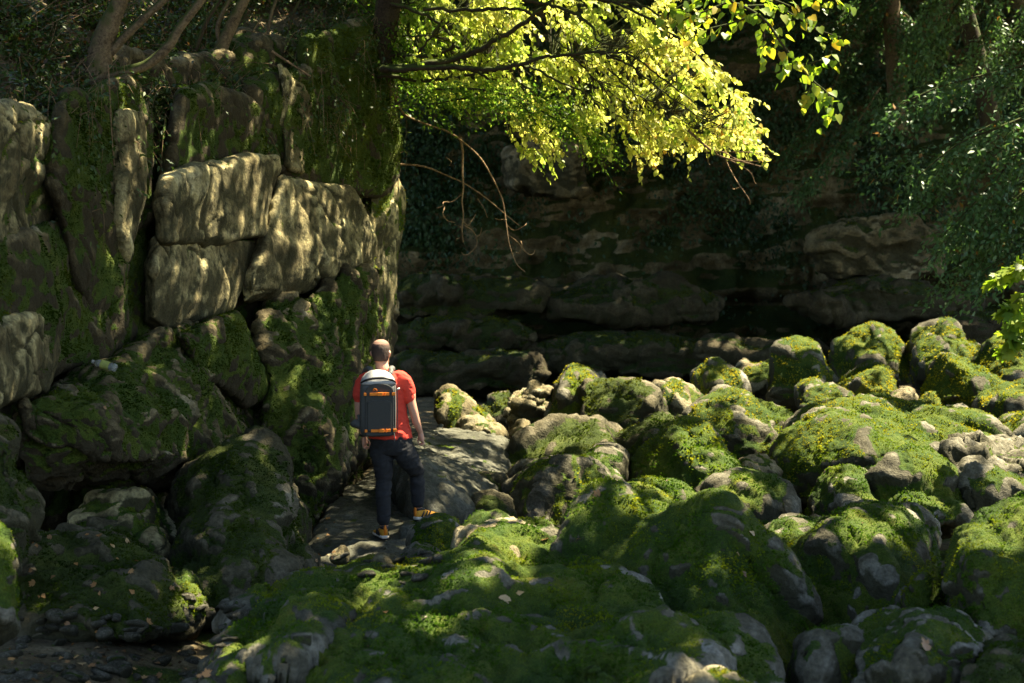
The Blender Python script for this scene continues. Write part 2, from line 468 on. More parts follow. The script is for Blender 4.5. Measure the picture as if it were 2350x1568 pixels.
NOSPRIG = False
def rock(name, hulls, Yref, seed, moss=0.6, mat=None, parent=None, label=None, cat=None, group=None, kind=None, res=0.0021, sm=2,
         big=0.04, mid=0.055, fine=0.019, chunk=0.0, chunk_sc=2.2, shard=0.06, shard_sc=0.0, beta=24.0, stretch=(1, 1, 1), strata=0.0, mossmat=None, film=0.95, facets=7, dens=1.0, cap=40000, bare=1.1, crackle=0.0, oct=(1.15, 0.34, 0.14), vfix=None, warp=None, flute=0.0, mz=1.05, length=1.0, spr=True, mbias=None):
    mat = mat or M_BOULDER
    v = Yref * (res if Yref < 18 else res * 0.78)
    sm = sm if Yref < 18 else 1
    V, F = remeshed(hulls, v * 1.05)
    E = edges_of(F)
    size = float(np.linalg.norm(V.max(0) - V.min(0)))
    V = smooth(V, E, sm * 2)
    s = min(size, 3.0)
    wa, wf = warp or (0.035 * s, 3.2 / s)
    for f_, g_ in ((1.0, 1.0), (2.3, 0.45)):
        V = V + wa * g_ * np.stack([perlin(V * wf * f_ + 5, seed + 61), perlin(V * wf * f_ + 11, seed + 62), perlin(V * wf * f_ + 31, seed + 63)], 1)
    if facets:
        rr = np.random.default_rng(seed + 77)
        R3 = np.array((Matrix.Rotation(rr.uniform(-0.75, 0.75), 3, 'Z') @ Matrix.Rotation(rr.normal() * 0.28, 3, 'X') @ Matrix.Rotation(rr.normal() * 0.28, 3, 'Y')))
        dirs = [R3[:, 1] * -1, R3[:, 0], R3[:, 2], -R3[:, 0], R3[:, 1] * -0.7 + R3[:, 2] * 0.7, R3[:, 0] * 0.7 + R3[:, 2] * 0.7, -R3[:, 0] * 0.7 + R3[:, 2] * 0.7]
        for k in range(facets):                          # joint planes: the block breaks along a rough box frame
            d_ = dirs[k % 7] + 0.10 * rr.normal(size=3); d_ /= np.linalg.norm(d_)
            h = V @ d_
            lo, hi = np.quantile(h, 0.02), h.max()
            cut = hi - rr.uniform(*((0.07, 0.23) if k != 2 else (0.0, 0.03))) * (hi - lo)
            V = V - np.outer(np.clip(h - cut, 0, None) * 0.94, d_)
        V = smooth(V, E, 1)
    N, _ = vnorm(V, F)
    q = V + 0.25 * s * np.stack([perlin(V / s * 1.3 + 3, seed), perlin(V / s * 1.3 + 9, seed + 1), perlin(V / s * 1.3 + 23, seed + 2)], 1)
    d = big * s * fbm(V / (0.42 * s), seed + 3, 2) + mid * s * 0.5 * fbm(q / (0.24 * s), seed + 7, 4, ridged=True)
    if chunk:
        f1, f2, iv = worley(q * np.array([1, 1, 1.5]) * chunk_sc, seed + 11)
        d += chunk * ((iv - 0.5) * sstep(0.0, 0.22, f2 - f1) - 0.55 * (1 - sstep(0.0, 0.10, f2 - f1)))
        f1, f2, iv = worley(q * np.array([1, 1, 1.3]) * chunk_sc * 2.7, seed + 12)
        d += 0.33 * chunk * ((iv - 0.5) * sstep(0.0, 0.25, f2 - f1) - 0.5 * (1 - sstep(0.0, 0.12, f2 - f1)))
    if shard:
        ss = shard_sc or 2.4 / s
        w = q + 0.10 / ss * np.stack([perlin(q * ss * 2.1, seed + 51), perlin(q * ss * 2.1, seed + 52), perlin(q * ss * 2.1, seed + 53)], 1)
        w = w * np.array(stretch)
        A = shard * (s if not shard_sc else 1.0)
        d += oct[0] * A * tilts(w * ss, seed + 41, beta) + oct[1] * A * tilts(w * ss * 2.7, seed + 42, beta * 1.6) + oct[2] * A * tilts(w * ss * 7.0, seed + 43, beta * 1.6)
        if crackle:
            f1, f2, iv = worley(w * np.array([1.0, 1.0, 1.35]) * 2.0, seed + 45)
            d -= crackle * (1 - sstep(0.0, 0.09, f2 - f1)) * sstep(-0.2, 0.3, perlin(V * 0.9, seed + 46) + 0.15)
    if strata:
        zz = V[:, 2] * 2.6 + 0.8 * perlin(V * 0.8, seed + 31)
        d += strata * (perlin(np.stack([0.15 * V[:, 0], 0.15 * V[:, 1], zz], 1), seed + 5) + 0.4 * perlin(np.stack([0.3 * V[:, 0], 0.3 * V[:, 1], zz * 2.7], 1), seed + 6))
    V = V + N * d[:, None]
    N, _ = vnorm(V, F)
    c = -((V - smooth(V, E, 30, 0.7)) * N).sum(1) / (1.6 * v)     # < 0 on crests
    f = fine * min(Yref / 9.0, 1.6)
    d2 = f * fbm(V / 0.11, seed + 13, 4, 0.6) + 0.9 * f * fbm(V / 0.34, seed + 14, 4, 0.55, ridged=True)
    if flute:
        d2 += flute * fbm(V * np.array([6.5, 6.5, 1.6]), seed + 81, 4, 0.6, ridged=True) + 0.6 * flute * np.minimum(0, fbm(V * np.array([2.2, 2.2, 9.0]), seed + 82, 3) + 0.1)
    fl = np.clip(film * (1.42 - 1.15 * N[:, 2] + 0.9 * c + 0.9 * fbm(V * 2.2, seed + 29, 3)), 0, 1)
    m0 = (N[:, 2] * mz + 0.7 * fbm(V / (0.22 * s), seed + 17, 4) + 0.8 * fbm(V * 4.5, seed + 19, 5, 0.65))
    mk = sstep(-0.30, 0.30, m0 + (moss - 0.55) * 1.9 + bare * np.clip(c * 1.5, -1.3, 0.3))
    if mbias is not None:
        mk = np.clip(mk + mbias(V), 0, 1)
    puff = 1 - np.abs(fbm(V / 0.14, seed + 23, 2)) * 2
    d2 += f * 0.7 * mk * puff
    V = V + N * d2[:, None]
    if vfix is not None:
        V = vfix(V)
    N, _ = vnorm(V, F)
    root = np.array([V[:, 0].mean(), V[:, 1].mean(), V[:, 2].min()])
    if parent is not None:
        root = np.array(parent.matrix_world.translation)
    o = link(name, mesh_np(name, V - root, F, mat, {"moss": mk, "film": fl}), parent)
    if parent is None:
        o.location = root
        o.matrix_world = Matrix.Translation(Vector(root))
    tag(o, label, cat, group, kind)
    if spr and not NOSPRIG:
        holder = o if parent is None else parent
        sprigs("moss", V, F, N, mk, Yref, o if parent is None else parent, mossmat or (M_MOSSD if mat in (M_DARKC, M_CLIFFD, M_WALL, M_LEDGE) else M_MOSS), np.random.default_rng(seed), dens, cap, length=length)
    o_data = (V, F, N, mk)
    ROCKS.append((o, o_data))
    return o
ROCKS = []
def hull(outline, Y, back=0.8, front=None, bel=0.45, bscale=0.8, fscale=0.62, fdrop=0.12):
    """outline [(px,py) or (px,py,dy)] at distance Y; own belly towards the viewer (front) and a back behind"""
    o = np.array([(p[0], p[1], Y + (p[2] if len(p) > 2 else 0.0)) for p in outline])
    c = o[:, :2].mean(0)
    h = o[:, 1].max() - o[:, 1].min()
    pts = [PA(o)]
    b = o.copy(); b[:, :2] = c + (o[:, :2] - c) * bscale; b[:, 2] += back
    pts.append(PA(b))
    if front is None:
        f = o.copy(); f[:, :2] = c + (o[:, :2] - c) * fscale; f[:, 1] += fdrop * h; f[:, 2] -= bel
        pts.append(PA(f))
    elif len(front):
        pts.append(PA(np.array([(p[0], p[1], Y + p[2]) for p in front])))
    return np.concatenate(pts)
# ------------------------------------------------------------------ ground
def ground_h(x, y):
    q = np.stack([x, y, np.zeros_like(x)], 1)
    h = 0.16 * fbm(q * 0.55, 41, 4) + 0.05 * fbm(q * 2.3, 42, 4)
    h = h - 0.22
    path = np.exp(-((x + 1.15 + 0.03 * (y - 12)) / 0.75) ** 2) * sstep(10.4, 11.6, y)
    h = h * (1 - 0.75 * path) + path * (-0.03)
    h += 0.035 * np.clip(x, 0, 9) * sstep(17, 24, y)                    # the bed rises to the right
    h -= 0.5 * sstep(0.3, 1.2, x) * sstep(9, 10.5, y) * (1 - sstep(20, 24, y)) # deep gaps between the boulders
    h += 0.22 * sstep(-1.9, -2.8, x) * sstep(11.0, 9.4, y)
    return h
def make_ground():
    xs = np.concatenate([np.linspace(-14, -5, 24)[:-1], np.linspace(-5, 9, 330)[:-1], np.linspace(9, 34, 60)])
    ys = np.concatenate([np.linspace(-12, 5, 20)[:-1], np.linspace(5, 24, 420)[:-1], np.linspace(24, 46, 90)])
    X, Y = np.meshgrid(xs, ys)
    V = np.stack([X.ravel(), Y.ravel(), ground_h(X.ravel(), Y.ravel())], 1)
    nx, ny = len(xs), len(ys)
    i = (np.arange(ny - 1)[:, None] * nx + np.arange(nx - 1)[None]).ravel()
    F = np.stack([i, i + 1, i + nx + 1, i + nx], 1)
    mk = sstep(0.0, 0.5, fbm(V * np.array([0.8, 0.8, 0.8]), 47, 3) + 0.05) * sstep(25, 21, V[:, 1])
    o = link("riverbed_ground", mesh_np("riverbed_ground", V, F, M_GROUND, {"moss": mk}))
    o['kind'] = 'structure'
    return o
make_ground()

# ------------------------------------------------------------------ left cliff (structure) built of rock blocks
def cb(px):
    return 10.6 + 7.2 * px / 900.0
def CO(pts, off=0.0):
    """(px, py[, protrusion]) on the receding cliff face -> (px, py, Y)"""
    return [(p[0], p[1], cb(p[0]) - off - (p[2] if len(p) > 2 else 0.0)) for p in pts]
def ch(pts, off=0.0, back=1.2, front=None, fo=0.35, bscale=0.9):
    o = np.array(CO(pts, off))
    c = o[:, :2].mean(0)
    b = o.copy(); b[:, :2] = c + (o[:, :2] - c) * bscale; b[:, 2] += back
    L = [PA(o), PA(b)]
    if front is None:
        f = o.copy(); f[:, :2] = c + (o[:, :2] - c) * 0.86; f[:, 2] -= fo * 0.35
        L.append(PA(f))
    elif len(front):
        L.append(PA(np.array(CO(front, off))))
    return np.concatenate(L)
def wpts(l):
    return PA(np.array(l, float))
cliff = empty("rock_cliff", (-4.0, 13.5, 0.0))
cliff['kind'] = 'structure'
bpy.context.view_layer.update()
core = wpts([(-420, 230, 10.2), (-420, 1250, 10.4), (300, 230, 13.4), (300, 1180, 13.6), (690, 170, 16.5), (690, 1140, 16.5), (885, 70, 18.8), (880, 1010, 18.8), (880, 200, 18.8),
             (885, 70, 23), (870, 950, 23), (-900, 220, 17), (-900, 1200, 17), (500, 150, 21), (500, 950, 21)])
rock("rock_face", [core], 14, 101, moss=0.62, mat=M_CLIFFD, parent=cliff, shard=0.20, shard_sc=0.9, stretch=(1.2, 1.2, 0.8), facets=0, big=0.015, mid=0.02, res=0.0024, sm=2, beta=45.0, strata=0.05, cap=60000, mz=0.5, film=0.7)
CL = dict(warp=(0.06, 0.9), flute=0.012, strata=0.03, parent=cliff, mat=M_CLIFF, mz=0.6, bare=0.8, crackle=0.03, fine=0.008, oct=(1.0, 0.5, 0.2), mid=0.0, big=0.008, sm=1, facets=0, film=0.42, shard=0.055, shard_sc=0.9, stretch=(1.3, 1.3, 0.7), res=0.0018, beta=55.0)
CD = dict(CL, mat=M_CLIFFD, film=0.62, shard=0.075)
# central hanging block, upper and lower halves
rock("rock_block", [ch([(400, 215), (470, 205), (590, 220), (665, 300), (668, 395), (600, 410), (368, 425), (380, 300)], 0.35, fo=0.25)], 13.6, 111, moss=0.6, **CD)
rock("rock_block", [ch([(368, 395), (470, 370), (640, 362), (640, 385), (625, 450), (604, 548), (480, 564), (360, 566), (352, 470)], 0.75, fo=0.35)], 13.6, 112, moss=0.22, **CL)
rock("rock_block", [ch([(350, 540), (480, 546), (600, 538), (590, 600), (560, 660), (545, 705), (470, 738), (375, 762), (335, 735), (335, 620)], 0.55, fo=0.45)], 13.4, 113, moss=0.25, **CL)
# pale block on the right, hanging over the path
rock("rock_block", [ch([(648, 395), (700, 410), (800, 430), (842, 500), (872, 560), (866, 596), (800, 628), (700, 672), (562, 708), (560, 650), (588, 590), (612, 500)], 0.55, fo=0.3, back=1.4)], 15.6, 114, moss=0.16, **CL)
# top right mossy shoulders
rock("rock_block", [ch([(560, 190), (740, 150), (800, 260), (830, 440), (660, 420), (600, 330)], 0.2, fo=0.2)], 15.4, 115, moss=0.78, **CD)
rock("rock_block", [ch([(690, 90), (850, 40), (886, 110), (876, 180), (914, 260), (900, 330), (914, 400), (896, 450), (770, 450), (700, 240)], 0.1, fo=0.3)], 17, 116, moss=0.9, **CD)
rock("rock_block", [ch([(845, 380), (905, 395), (926, 445), (898, 520), (912, 600), (886, 690), (894, 745), (866, 830), (836, 790), (840, 600)], -0.1, fo=0.25)], 17.4, 117, moss=0.5, **CL)
# column left of the crack
rock("rock_block", [ch([(130, 215), (300, 180), (335, 260), (325, 420), (306, 560), (300, 640), (345, 800), (260, 825), (160, 640), (100, 420)], 0.35, fo=0.3)], 12.6, 118, moss=0.66, **CD)
rock("rock_block", [ch([(-60, 255), (60, 245), (150, 300), (150, 420), (105, 560), (-60, 570)], 0.3, fo=0.25)], 11, 119, moss=0.35, **CL)
rock("rock_block", [ch([(-60, 560), (70, 545), (200, 500), (280, 640), (310, 790), (260, 835), (120, 890), (-60, 930)], 0.25, fo=0.3)], 11.4, 120, moss=0.62, **CD)
rock("rock_block", [ch([(-60, 760), (40, 735), (120, 725), (135, 800), (100, 890), (-60, 960)], 0.62, fo=0.25)], 10.8, 121, moss=0.12, **CL)
rock("rock_block", [ch([(275, 262), (334, 255), (327, 420), (308, 560), (290, 620), (262, 510), (292, 400)], 0.55, fo=0.2, back=0.8)], 12.6, 129, moss=0.18, **CL)
rock("rock_block", [ch([(640, 150), (715, 205), (740, 330), (700, 400), (655, 380), (660, 270)], 0.45, fo=0.2, back=0.8)], 15.6, 130, moss=0.25, **CL)
# lower bulge with knobbly underside
rock("rock_block", [ch([(20, 930), (110, 895), (260, 825), (345, 800), (480, 730), (545, 745), (620, 860), (640, 960), (590, 1080), (420, 1100), (300, 1120), (70, 1120), (40, 1010)], 0.7, back=1.0,
     front=[(120, 930, 0.3), (330, 850, 0.5), (540, 850, 0.7), (600, 980, 1.0), (480, 1060, 1.5), (300, 1060, 1.3), (120, 1060, 0.9), (400, 930, 1.2)])], 11.8, 122, moss=0.74, shard=0.13, shard_sc=1.8, facets=3, film=0.7, res=0.0019, beta=50.0, parent=cliff, mat=M_CLIFFD, mz=0.8, bare=1.2, crackle=0.045, fine=0.012, oct=(1.0, 0.55, 0.25), mid=0.0, big=0.01, sm=1, cap=60000)
rock("rock_block", [wpts([(575, 720, 14.6), (720, 670, 15.6), (868, 605, 16.9), (890, 760, 17.8), (868, 930, 18.4), (846, 1045, 18.8), (800, 1120, 15.9), (705, 1225, 13.0), (655, 1120, 13.6), (600, 960, 14.2), (590, 800, 14.3), (700, 800, 18), (860, 700, 20), (850, 1040, 20), (640, 1000, 17)])], 15, 123,
     moss=0.7, shard=0.15, shard_sc=1.5, facets=3, film=0.7, beta=50.0, parent=cliff, mat=M_CLIFFD, mz=0.7, bare=1.0, crackle=0.045, fine=0.012, oct=(1.0, 0.55, 0.25), mid=0.0, big=0.01, sm=1, cap=60000)
# knobby small ledges between the two
rock("rock_block", [ch([(400, 770), (545, 720), (560, 790), (640, 900), (560, 930), (430, 850)], 1.25, fo=0.2)], 12.8, 124, moss=0.78, **CD)
rock("rock_block", [ch([(620, 900), (700, 880), (830, 960), (840, 1030), (740, 1060), (640, 1010)], 0.95, fo=0.3)], 14.2, 125, moss=0.8, **CD)
# mossy buttress at the foot and recesses
rock("rock_block", [wpts([(470, 1085, 11.7), (575, 1045, 12.1), (632, 1120, 12.2), (690, 1255, 12.0), (702, 1330, 11.3), (640, 1410, 10.3), (420, 1410, 10.1), (380, 1290, 11.0), (430, 1170, 11.3), (520, 1200, 10.9), (600, 1300, 10.6), (560, 1060, 13.5), (690, 1250, 13.2), (420, 1150, 13)])], 11, 126,
     moss=0.66, mat=M_DARKC, parent=cliff, big=0.05, cap=50000, facets=0, shard=0.16, shard_sc=1.3, beta=45.0, oct=(1.1, 0.5, 0.22))
rock("rock_block", [wpts([(212, 1170, 11.3), (240, 1128, 11.4), (330, 1112, 11.5), (352, 1150, 11.4), (392, 1225, 11.2), (400, 1290, 10.8), (200, 1290, 10.7), (160, 1200, 11.2), (300, 1160, 10.9), (330, 1120, 12.4), (220, 1150, 12.4), (380, 1250, 12.2)])], 11.2, 127,
     moss=0.45, mat=M_CLIFF, parent=cliff, shard=0.08, shard_sc=1.8, big=0.04)
rock("rock_block", [wpts([(-80, 960, 8.9), (10, 975, 9.0), (45, 1060, 9.0), (75, 1165, 8.9), (55, 1200, 8.8), (20, 1300, 8.6), (-80, 1500, 8.4), (-160, 1000, 8.9), (-160, 1300, 8.3), (30, 1100, 10.2), (-100, 950, 10.2)])], 8.9, 128, moss=0.6, mat=M_DARKC, parent=cliff, big=0.05)

# ------------------------------------------------------------------ path slabs
rock("path", [np.array([0, 0, -0.105]) + wpts([(860, 1055, 17.5), (760, 1130, 14.6), (690, 1260, 12.4), (670, 1330, 11.2), (760, 1340, 10.9), (950, 1300, 11.4), (1010, 1225, 12.9), (985, 1190, 13.4), (925, 1150, 14.2), (880, 1075, 16.6),
      (860, 1120, 17.5), (690, 1330, 12.4), (950, 1380, 11.4), (985, 1260, 13.4)])], 12.8, 140, moss=0.12, mat=M_PATH, facets=0, film=0.3, warp=(0.02, 2.0), kind='structure', res=0.0016, sm=3, big=0.012, mid=0.012, strata=0.012, shard=0.02, shard_sc=1.4, mz=0.3, cap=9000)
rock("boulder", [wpts([(905, 1065, 14.6), (885, 1075, 15.6), (940, 1010, 17.8), (985, 985, 20), (1100, 990, 20.6), (1165, 1005, 20), (1172, 1060, 17.6), (1150, 1120, 15.4), (1085, 1160, 14.2), (1000, 1190, 13.4), (945, 1180, 13.5), (905, 1100, 14.4), (945, 1085, 14.0),
      (1000, 1240, 13.4), (1085, 1200, 14.2), (940, 1230, 13.6), (905, 1150, 14.6), (1170, 1100, 17.6)])], 15, 141, moss=0.10, mat=M_PATH, warp=(0.03, 1.5), facets=0, film=0.35, sm=4, big=0.02, mid=0.02, shard=0.03, shard_sc=1.2, strata=0.02, mz=0.5, cap=20000,
     label="flat worn grey rock slab in front of the man, rising beside the path", cat="rock slab", res=0.0018)

rock("boulder", [wpts([(915, 1206, 12.75), (1000, 1206, 12.75), (1010, 1194, 13.25), (928, 1194, 13.25), (915, 1260, 12.7), (1005, 1260, 12.7), (1015, 1240, 13.3), (920, 1240, 13.3)])], 13, 142, moss=0.2, mat=M_PATH, warp=(0.0, 1.0), sm=2, big=0.01, mid=0.01, facets=0, shard=0.015, shard_sc=2.0, fine=0.006, film=0.4,
     label="low flat step of rock under the man's right shoe", cat="rock step")
# ------------------------------------------------------------------ boulders
BS = [200]
def B(label, Y, outline, cat="boulder", name="boulder", hulls=None, **kw):
    BS[0] += 7
    hk = {k: kw.pop(k) for k in ("back", "front", "bel", "bscale", "fscale", "fdrop") if k in kw}
    h = [hull(outline, Y, **hk)] + (hulls or [])
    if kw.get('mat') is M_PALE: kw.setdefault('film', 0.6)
    return rock(name, h, kw.pop("Yr", Y), BS[0], label=label, cat=cat, **kw)
# --- far row, left to right
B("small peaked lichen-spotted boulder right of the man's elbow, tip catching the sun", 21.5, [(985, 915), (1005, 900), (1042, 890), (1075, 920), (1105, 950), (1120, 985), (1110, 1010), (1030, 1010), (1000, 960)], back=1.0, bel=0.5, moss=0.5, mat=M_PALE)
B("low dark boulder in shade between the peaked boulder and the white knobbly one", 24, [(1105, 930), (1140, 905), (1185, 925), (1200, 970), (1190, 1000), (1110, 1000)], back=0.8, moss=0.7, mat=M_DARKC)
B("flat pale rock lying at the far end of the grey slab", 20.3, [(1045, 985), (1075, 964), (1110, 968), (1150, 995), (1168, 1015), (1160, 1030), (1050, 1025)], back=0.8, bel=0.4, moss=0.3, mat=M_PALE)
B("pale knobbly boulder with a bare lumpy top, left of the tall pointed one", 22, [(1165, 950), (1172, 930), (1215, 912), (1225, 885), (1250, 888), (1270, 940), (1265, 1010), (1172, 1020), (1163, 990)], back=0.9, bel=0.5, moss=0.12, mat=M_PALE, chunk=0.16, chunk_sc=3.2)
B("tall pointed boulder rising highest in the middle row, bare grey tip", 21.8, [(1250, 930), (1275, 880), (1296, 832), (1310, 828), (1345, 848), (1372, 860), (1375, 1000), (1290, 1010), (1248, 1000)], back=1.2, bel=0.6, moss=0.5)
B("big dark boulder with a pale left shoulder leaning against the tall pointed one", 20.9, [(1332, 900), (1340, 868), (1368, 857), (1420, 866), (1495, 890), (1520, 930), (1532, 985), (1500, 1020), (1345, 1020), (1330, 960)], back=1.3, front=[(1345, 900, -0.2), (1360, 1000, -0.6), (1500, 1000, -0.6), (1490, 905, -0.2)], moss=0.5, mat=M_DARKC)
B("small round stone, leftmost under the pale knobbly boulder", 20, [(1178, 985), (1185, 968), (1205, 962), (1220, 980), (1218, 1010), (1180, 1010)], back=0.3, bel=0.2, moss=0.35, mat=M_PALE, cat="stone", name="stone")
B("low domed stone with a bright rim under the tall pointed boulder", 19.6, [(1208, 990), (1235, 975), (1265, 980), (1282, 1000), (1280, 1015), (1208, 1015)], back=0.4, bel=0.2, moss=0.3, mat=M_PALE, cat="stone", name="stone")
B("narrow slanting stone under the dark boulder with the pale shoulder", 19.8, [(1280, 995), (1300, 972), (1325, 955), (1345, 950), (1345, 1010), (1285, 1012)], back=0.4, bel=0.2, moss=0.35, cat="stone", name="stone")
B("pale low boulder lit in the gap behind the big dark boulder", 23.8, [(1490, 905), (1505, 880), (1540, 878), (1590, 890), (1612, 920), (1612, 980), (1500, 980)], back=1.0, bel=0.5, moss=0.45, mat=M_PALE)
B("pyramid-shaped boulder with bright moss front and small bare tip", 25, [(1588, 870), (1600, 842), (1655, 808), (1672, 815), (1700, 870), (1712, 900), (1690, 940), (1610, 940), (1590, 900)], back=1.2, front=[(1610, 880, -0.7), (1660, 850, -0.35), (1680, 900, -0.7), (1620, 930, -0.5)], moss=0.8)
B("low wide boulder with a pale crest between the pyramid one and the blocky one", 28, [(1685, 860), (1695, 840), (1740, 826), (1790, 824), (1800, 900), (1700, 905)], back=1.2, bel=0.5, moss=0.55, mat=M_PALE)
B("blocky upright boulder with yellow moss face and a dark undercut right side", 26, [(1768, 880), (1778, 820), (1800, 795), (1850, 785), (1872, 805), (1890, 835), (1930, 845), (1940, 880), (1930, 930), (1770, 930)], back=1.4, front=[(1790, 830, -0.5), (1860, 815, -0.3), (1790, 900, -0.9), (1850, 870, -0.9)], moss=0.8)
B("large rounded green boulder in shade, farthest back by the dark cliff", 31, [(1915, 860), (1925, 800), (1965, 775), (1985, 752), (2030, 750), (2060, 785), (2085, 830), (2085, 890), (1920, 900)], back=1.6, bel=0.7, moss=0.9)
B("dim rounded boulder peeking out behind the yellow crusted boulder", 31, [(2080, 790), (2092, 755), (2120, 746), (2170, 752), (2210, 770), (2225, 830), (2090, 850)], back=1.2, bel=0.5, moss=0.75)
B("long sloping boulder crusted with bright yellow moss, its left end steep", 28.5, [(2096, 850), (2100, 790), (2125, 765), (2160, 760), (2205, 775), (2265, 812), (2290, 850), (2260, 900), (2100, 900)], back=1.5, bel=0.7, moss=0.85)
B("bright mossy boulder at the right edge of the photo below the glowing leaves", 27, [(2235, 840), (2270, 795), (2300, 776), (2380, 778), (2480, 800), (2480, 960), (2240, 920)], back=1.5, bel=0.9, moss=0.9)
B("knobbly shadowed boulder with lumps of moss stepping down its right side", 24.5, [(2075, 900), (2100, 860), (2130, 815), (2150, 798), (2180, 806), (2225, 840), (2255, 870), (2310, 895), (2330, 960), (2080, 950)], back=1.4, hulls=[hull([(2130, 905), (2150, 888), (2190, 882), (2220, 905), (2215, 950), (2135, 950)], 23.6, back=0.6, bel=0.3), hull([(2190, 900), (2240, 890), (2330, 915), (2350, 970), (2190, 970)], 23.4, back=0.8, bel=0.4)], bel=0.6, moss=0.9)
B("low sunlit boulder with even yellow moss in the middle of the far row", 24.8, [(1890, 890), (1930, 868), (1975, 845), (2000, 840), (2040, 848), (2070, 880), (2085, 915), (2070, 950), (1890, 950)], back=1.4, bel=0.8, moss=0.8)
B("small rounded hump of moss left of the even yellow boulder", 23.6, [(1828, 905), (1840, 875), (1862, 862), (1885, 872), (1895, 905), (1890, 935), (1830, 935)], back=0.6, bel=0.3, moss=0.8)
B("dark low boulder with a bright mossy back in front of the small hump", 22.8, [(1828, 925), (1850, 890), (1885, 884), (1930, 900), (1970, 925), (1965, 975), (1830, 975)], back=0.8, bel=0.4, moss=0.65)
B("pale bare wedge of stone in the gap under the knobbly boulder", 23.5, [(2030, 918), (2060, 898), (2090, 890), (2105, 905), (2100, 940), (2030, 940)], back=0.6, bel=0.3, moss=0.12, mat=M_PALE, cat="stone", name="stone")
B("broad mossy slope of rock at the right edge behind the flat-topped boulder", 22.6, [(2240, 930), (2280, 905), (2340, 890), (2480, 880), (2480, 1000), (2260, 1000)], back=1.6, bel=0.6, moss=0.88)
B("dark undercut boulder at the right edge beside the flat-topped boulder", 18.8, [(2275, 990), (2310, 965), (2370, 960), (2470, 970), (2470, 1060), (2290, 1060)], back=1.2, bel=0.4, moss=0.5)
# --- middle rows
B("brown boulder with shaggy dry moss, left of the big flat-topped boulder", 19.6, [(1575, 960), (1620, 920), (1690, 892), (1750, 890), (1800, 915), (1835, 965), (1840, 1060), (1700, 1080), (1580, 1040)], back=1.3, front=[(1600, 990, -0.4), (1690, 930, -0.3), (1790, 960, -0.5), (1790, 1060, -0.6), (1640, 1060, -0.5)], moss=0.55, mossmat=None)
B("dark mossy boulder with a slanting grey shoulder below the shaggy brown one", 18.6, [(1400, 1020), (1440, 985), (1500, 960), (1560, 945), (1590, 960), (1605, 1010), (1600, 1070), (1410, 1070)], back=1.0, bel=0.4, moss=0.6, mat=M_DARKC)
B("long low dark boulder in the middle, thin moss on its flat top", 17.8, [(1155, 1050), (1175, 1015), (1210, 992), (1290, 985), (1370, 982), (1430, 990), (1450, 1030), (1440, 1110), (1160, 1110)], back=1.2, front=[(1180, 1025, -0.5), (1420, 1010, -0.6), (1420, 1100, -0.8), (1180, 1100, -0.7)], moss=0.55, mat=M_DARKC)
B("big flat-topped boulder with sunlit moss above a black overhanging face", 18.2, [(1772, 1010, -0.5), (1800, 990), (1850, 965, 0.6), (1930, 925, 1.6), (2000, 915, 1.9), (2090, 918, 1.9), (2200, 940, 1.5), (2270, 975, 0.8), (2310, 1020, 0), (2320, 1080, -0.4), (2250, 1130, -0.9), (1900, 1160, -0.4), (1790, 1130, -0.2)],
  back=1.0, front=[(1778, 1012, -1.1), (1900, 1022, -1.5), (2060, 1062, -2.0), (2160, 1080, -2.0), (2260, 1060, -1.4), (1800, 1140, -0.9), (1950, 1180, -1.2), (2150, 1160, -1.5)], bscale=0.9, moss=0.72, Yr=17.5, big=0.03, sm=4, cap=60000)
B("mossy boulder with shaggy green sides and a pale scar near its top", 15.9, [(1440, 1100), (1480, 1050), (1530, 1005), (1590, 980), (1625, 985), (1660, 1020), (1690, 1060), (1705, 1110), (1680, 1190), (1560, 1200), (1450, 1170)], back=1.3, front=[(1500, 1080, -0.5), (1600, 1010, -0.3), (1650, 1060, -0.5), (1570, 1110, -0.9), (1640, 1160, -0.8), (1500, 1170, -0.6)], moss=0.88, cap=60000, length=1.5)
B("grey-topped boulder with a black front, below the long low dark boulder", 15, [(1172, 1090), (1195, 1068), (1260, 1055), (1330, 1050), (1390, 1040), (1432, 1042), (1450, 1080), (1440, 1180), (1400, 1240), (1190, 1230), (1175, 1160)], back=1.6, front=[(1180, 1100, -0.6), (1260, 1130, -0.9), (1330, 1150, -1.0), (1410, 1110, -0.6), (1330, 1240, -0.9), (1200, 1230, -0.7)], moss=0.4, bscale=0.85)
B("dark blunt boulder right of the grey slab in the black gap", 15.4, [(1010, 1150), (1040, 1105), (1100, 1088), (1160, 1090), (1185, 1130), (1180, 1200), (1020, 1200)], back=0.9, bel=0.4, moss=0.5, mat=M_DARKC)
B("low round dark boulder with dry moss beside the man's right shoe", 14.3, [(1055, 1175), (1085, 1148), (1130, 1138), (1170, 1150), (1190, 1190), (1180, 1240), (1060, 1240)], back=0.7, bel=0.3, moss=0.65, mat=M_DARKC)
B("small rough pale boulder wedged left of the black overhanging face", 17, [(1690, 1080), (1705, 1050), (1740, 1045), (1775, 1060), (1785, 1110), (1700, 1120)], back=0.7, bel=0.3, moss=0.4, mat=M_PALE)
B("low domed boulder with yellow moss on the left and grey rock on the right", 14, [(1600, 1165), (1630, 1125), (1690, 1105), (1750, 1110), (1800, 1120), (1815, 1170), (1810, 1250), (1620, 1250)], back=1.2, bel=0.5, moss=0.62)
B("mossy humped boulder below the black overhanging face", 14.6, [(1840, 1180), (1855, 1110), (1880, 1065), (1930, 1050), (2000, 1065), (2060, 1090), (2080, 1150), (2060, 1210), (1850, 1220)], back=1.2, front=[(1870, 1100, -0.4), (1980, 1085, -0.4), (1880, 1190, -0.8), (2020, 1180, -0.9), (1950, 1120, -0.7)], moss=0.75)
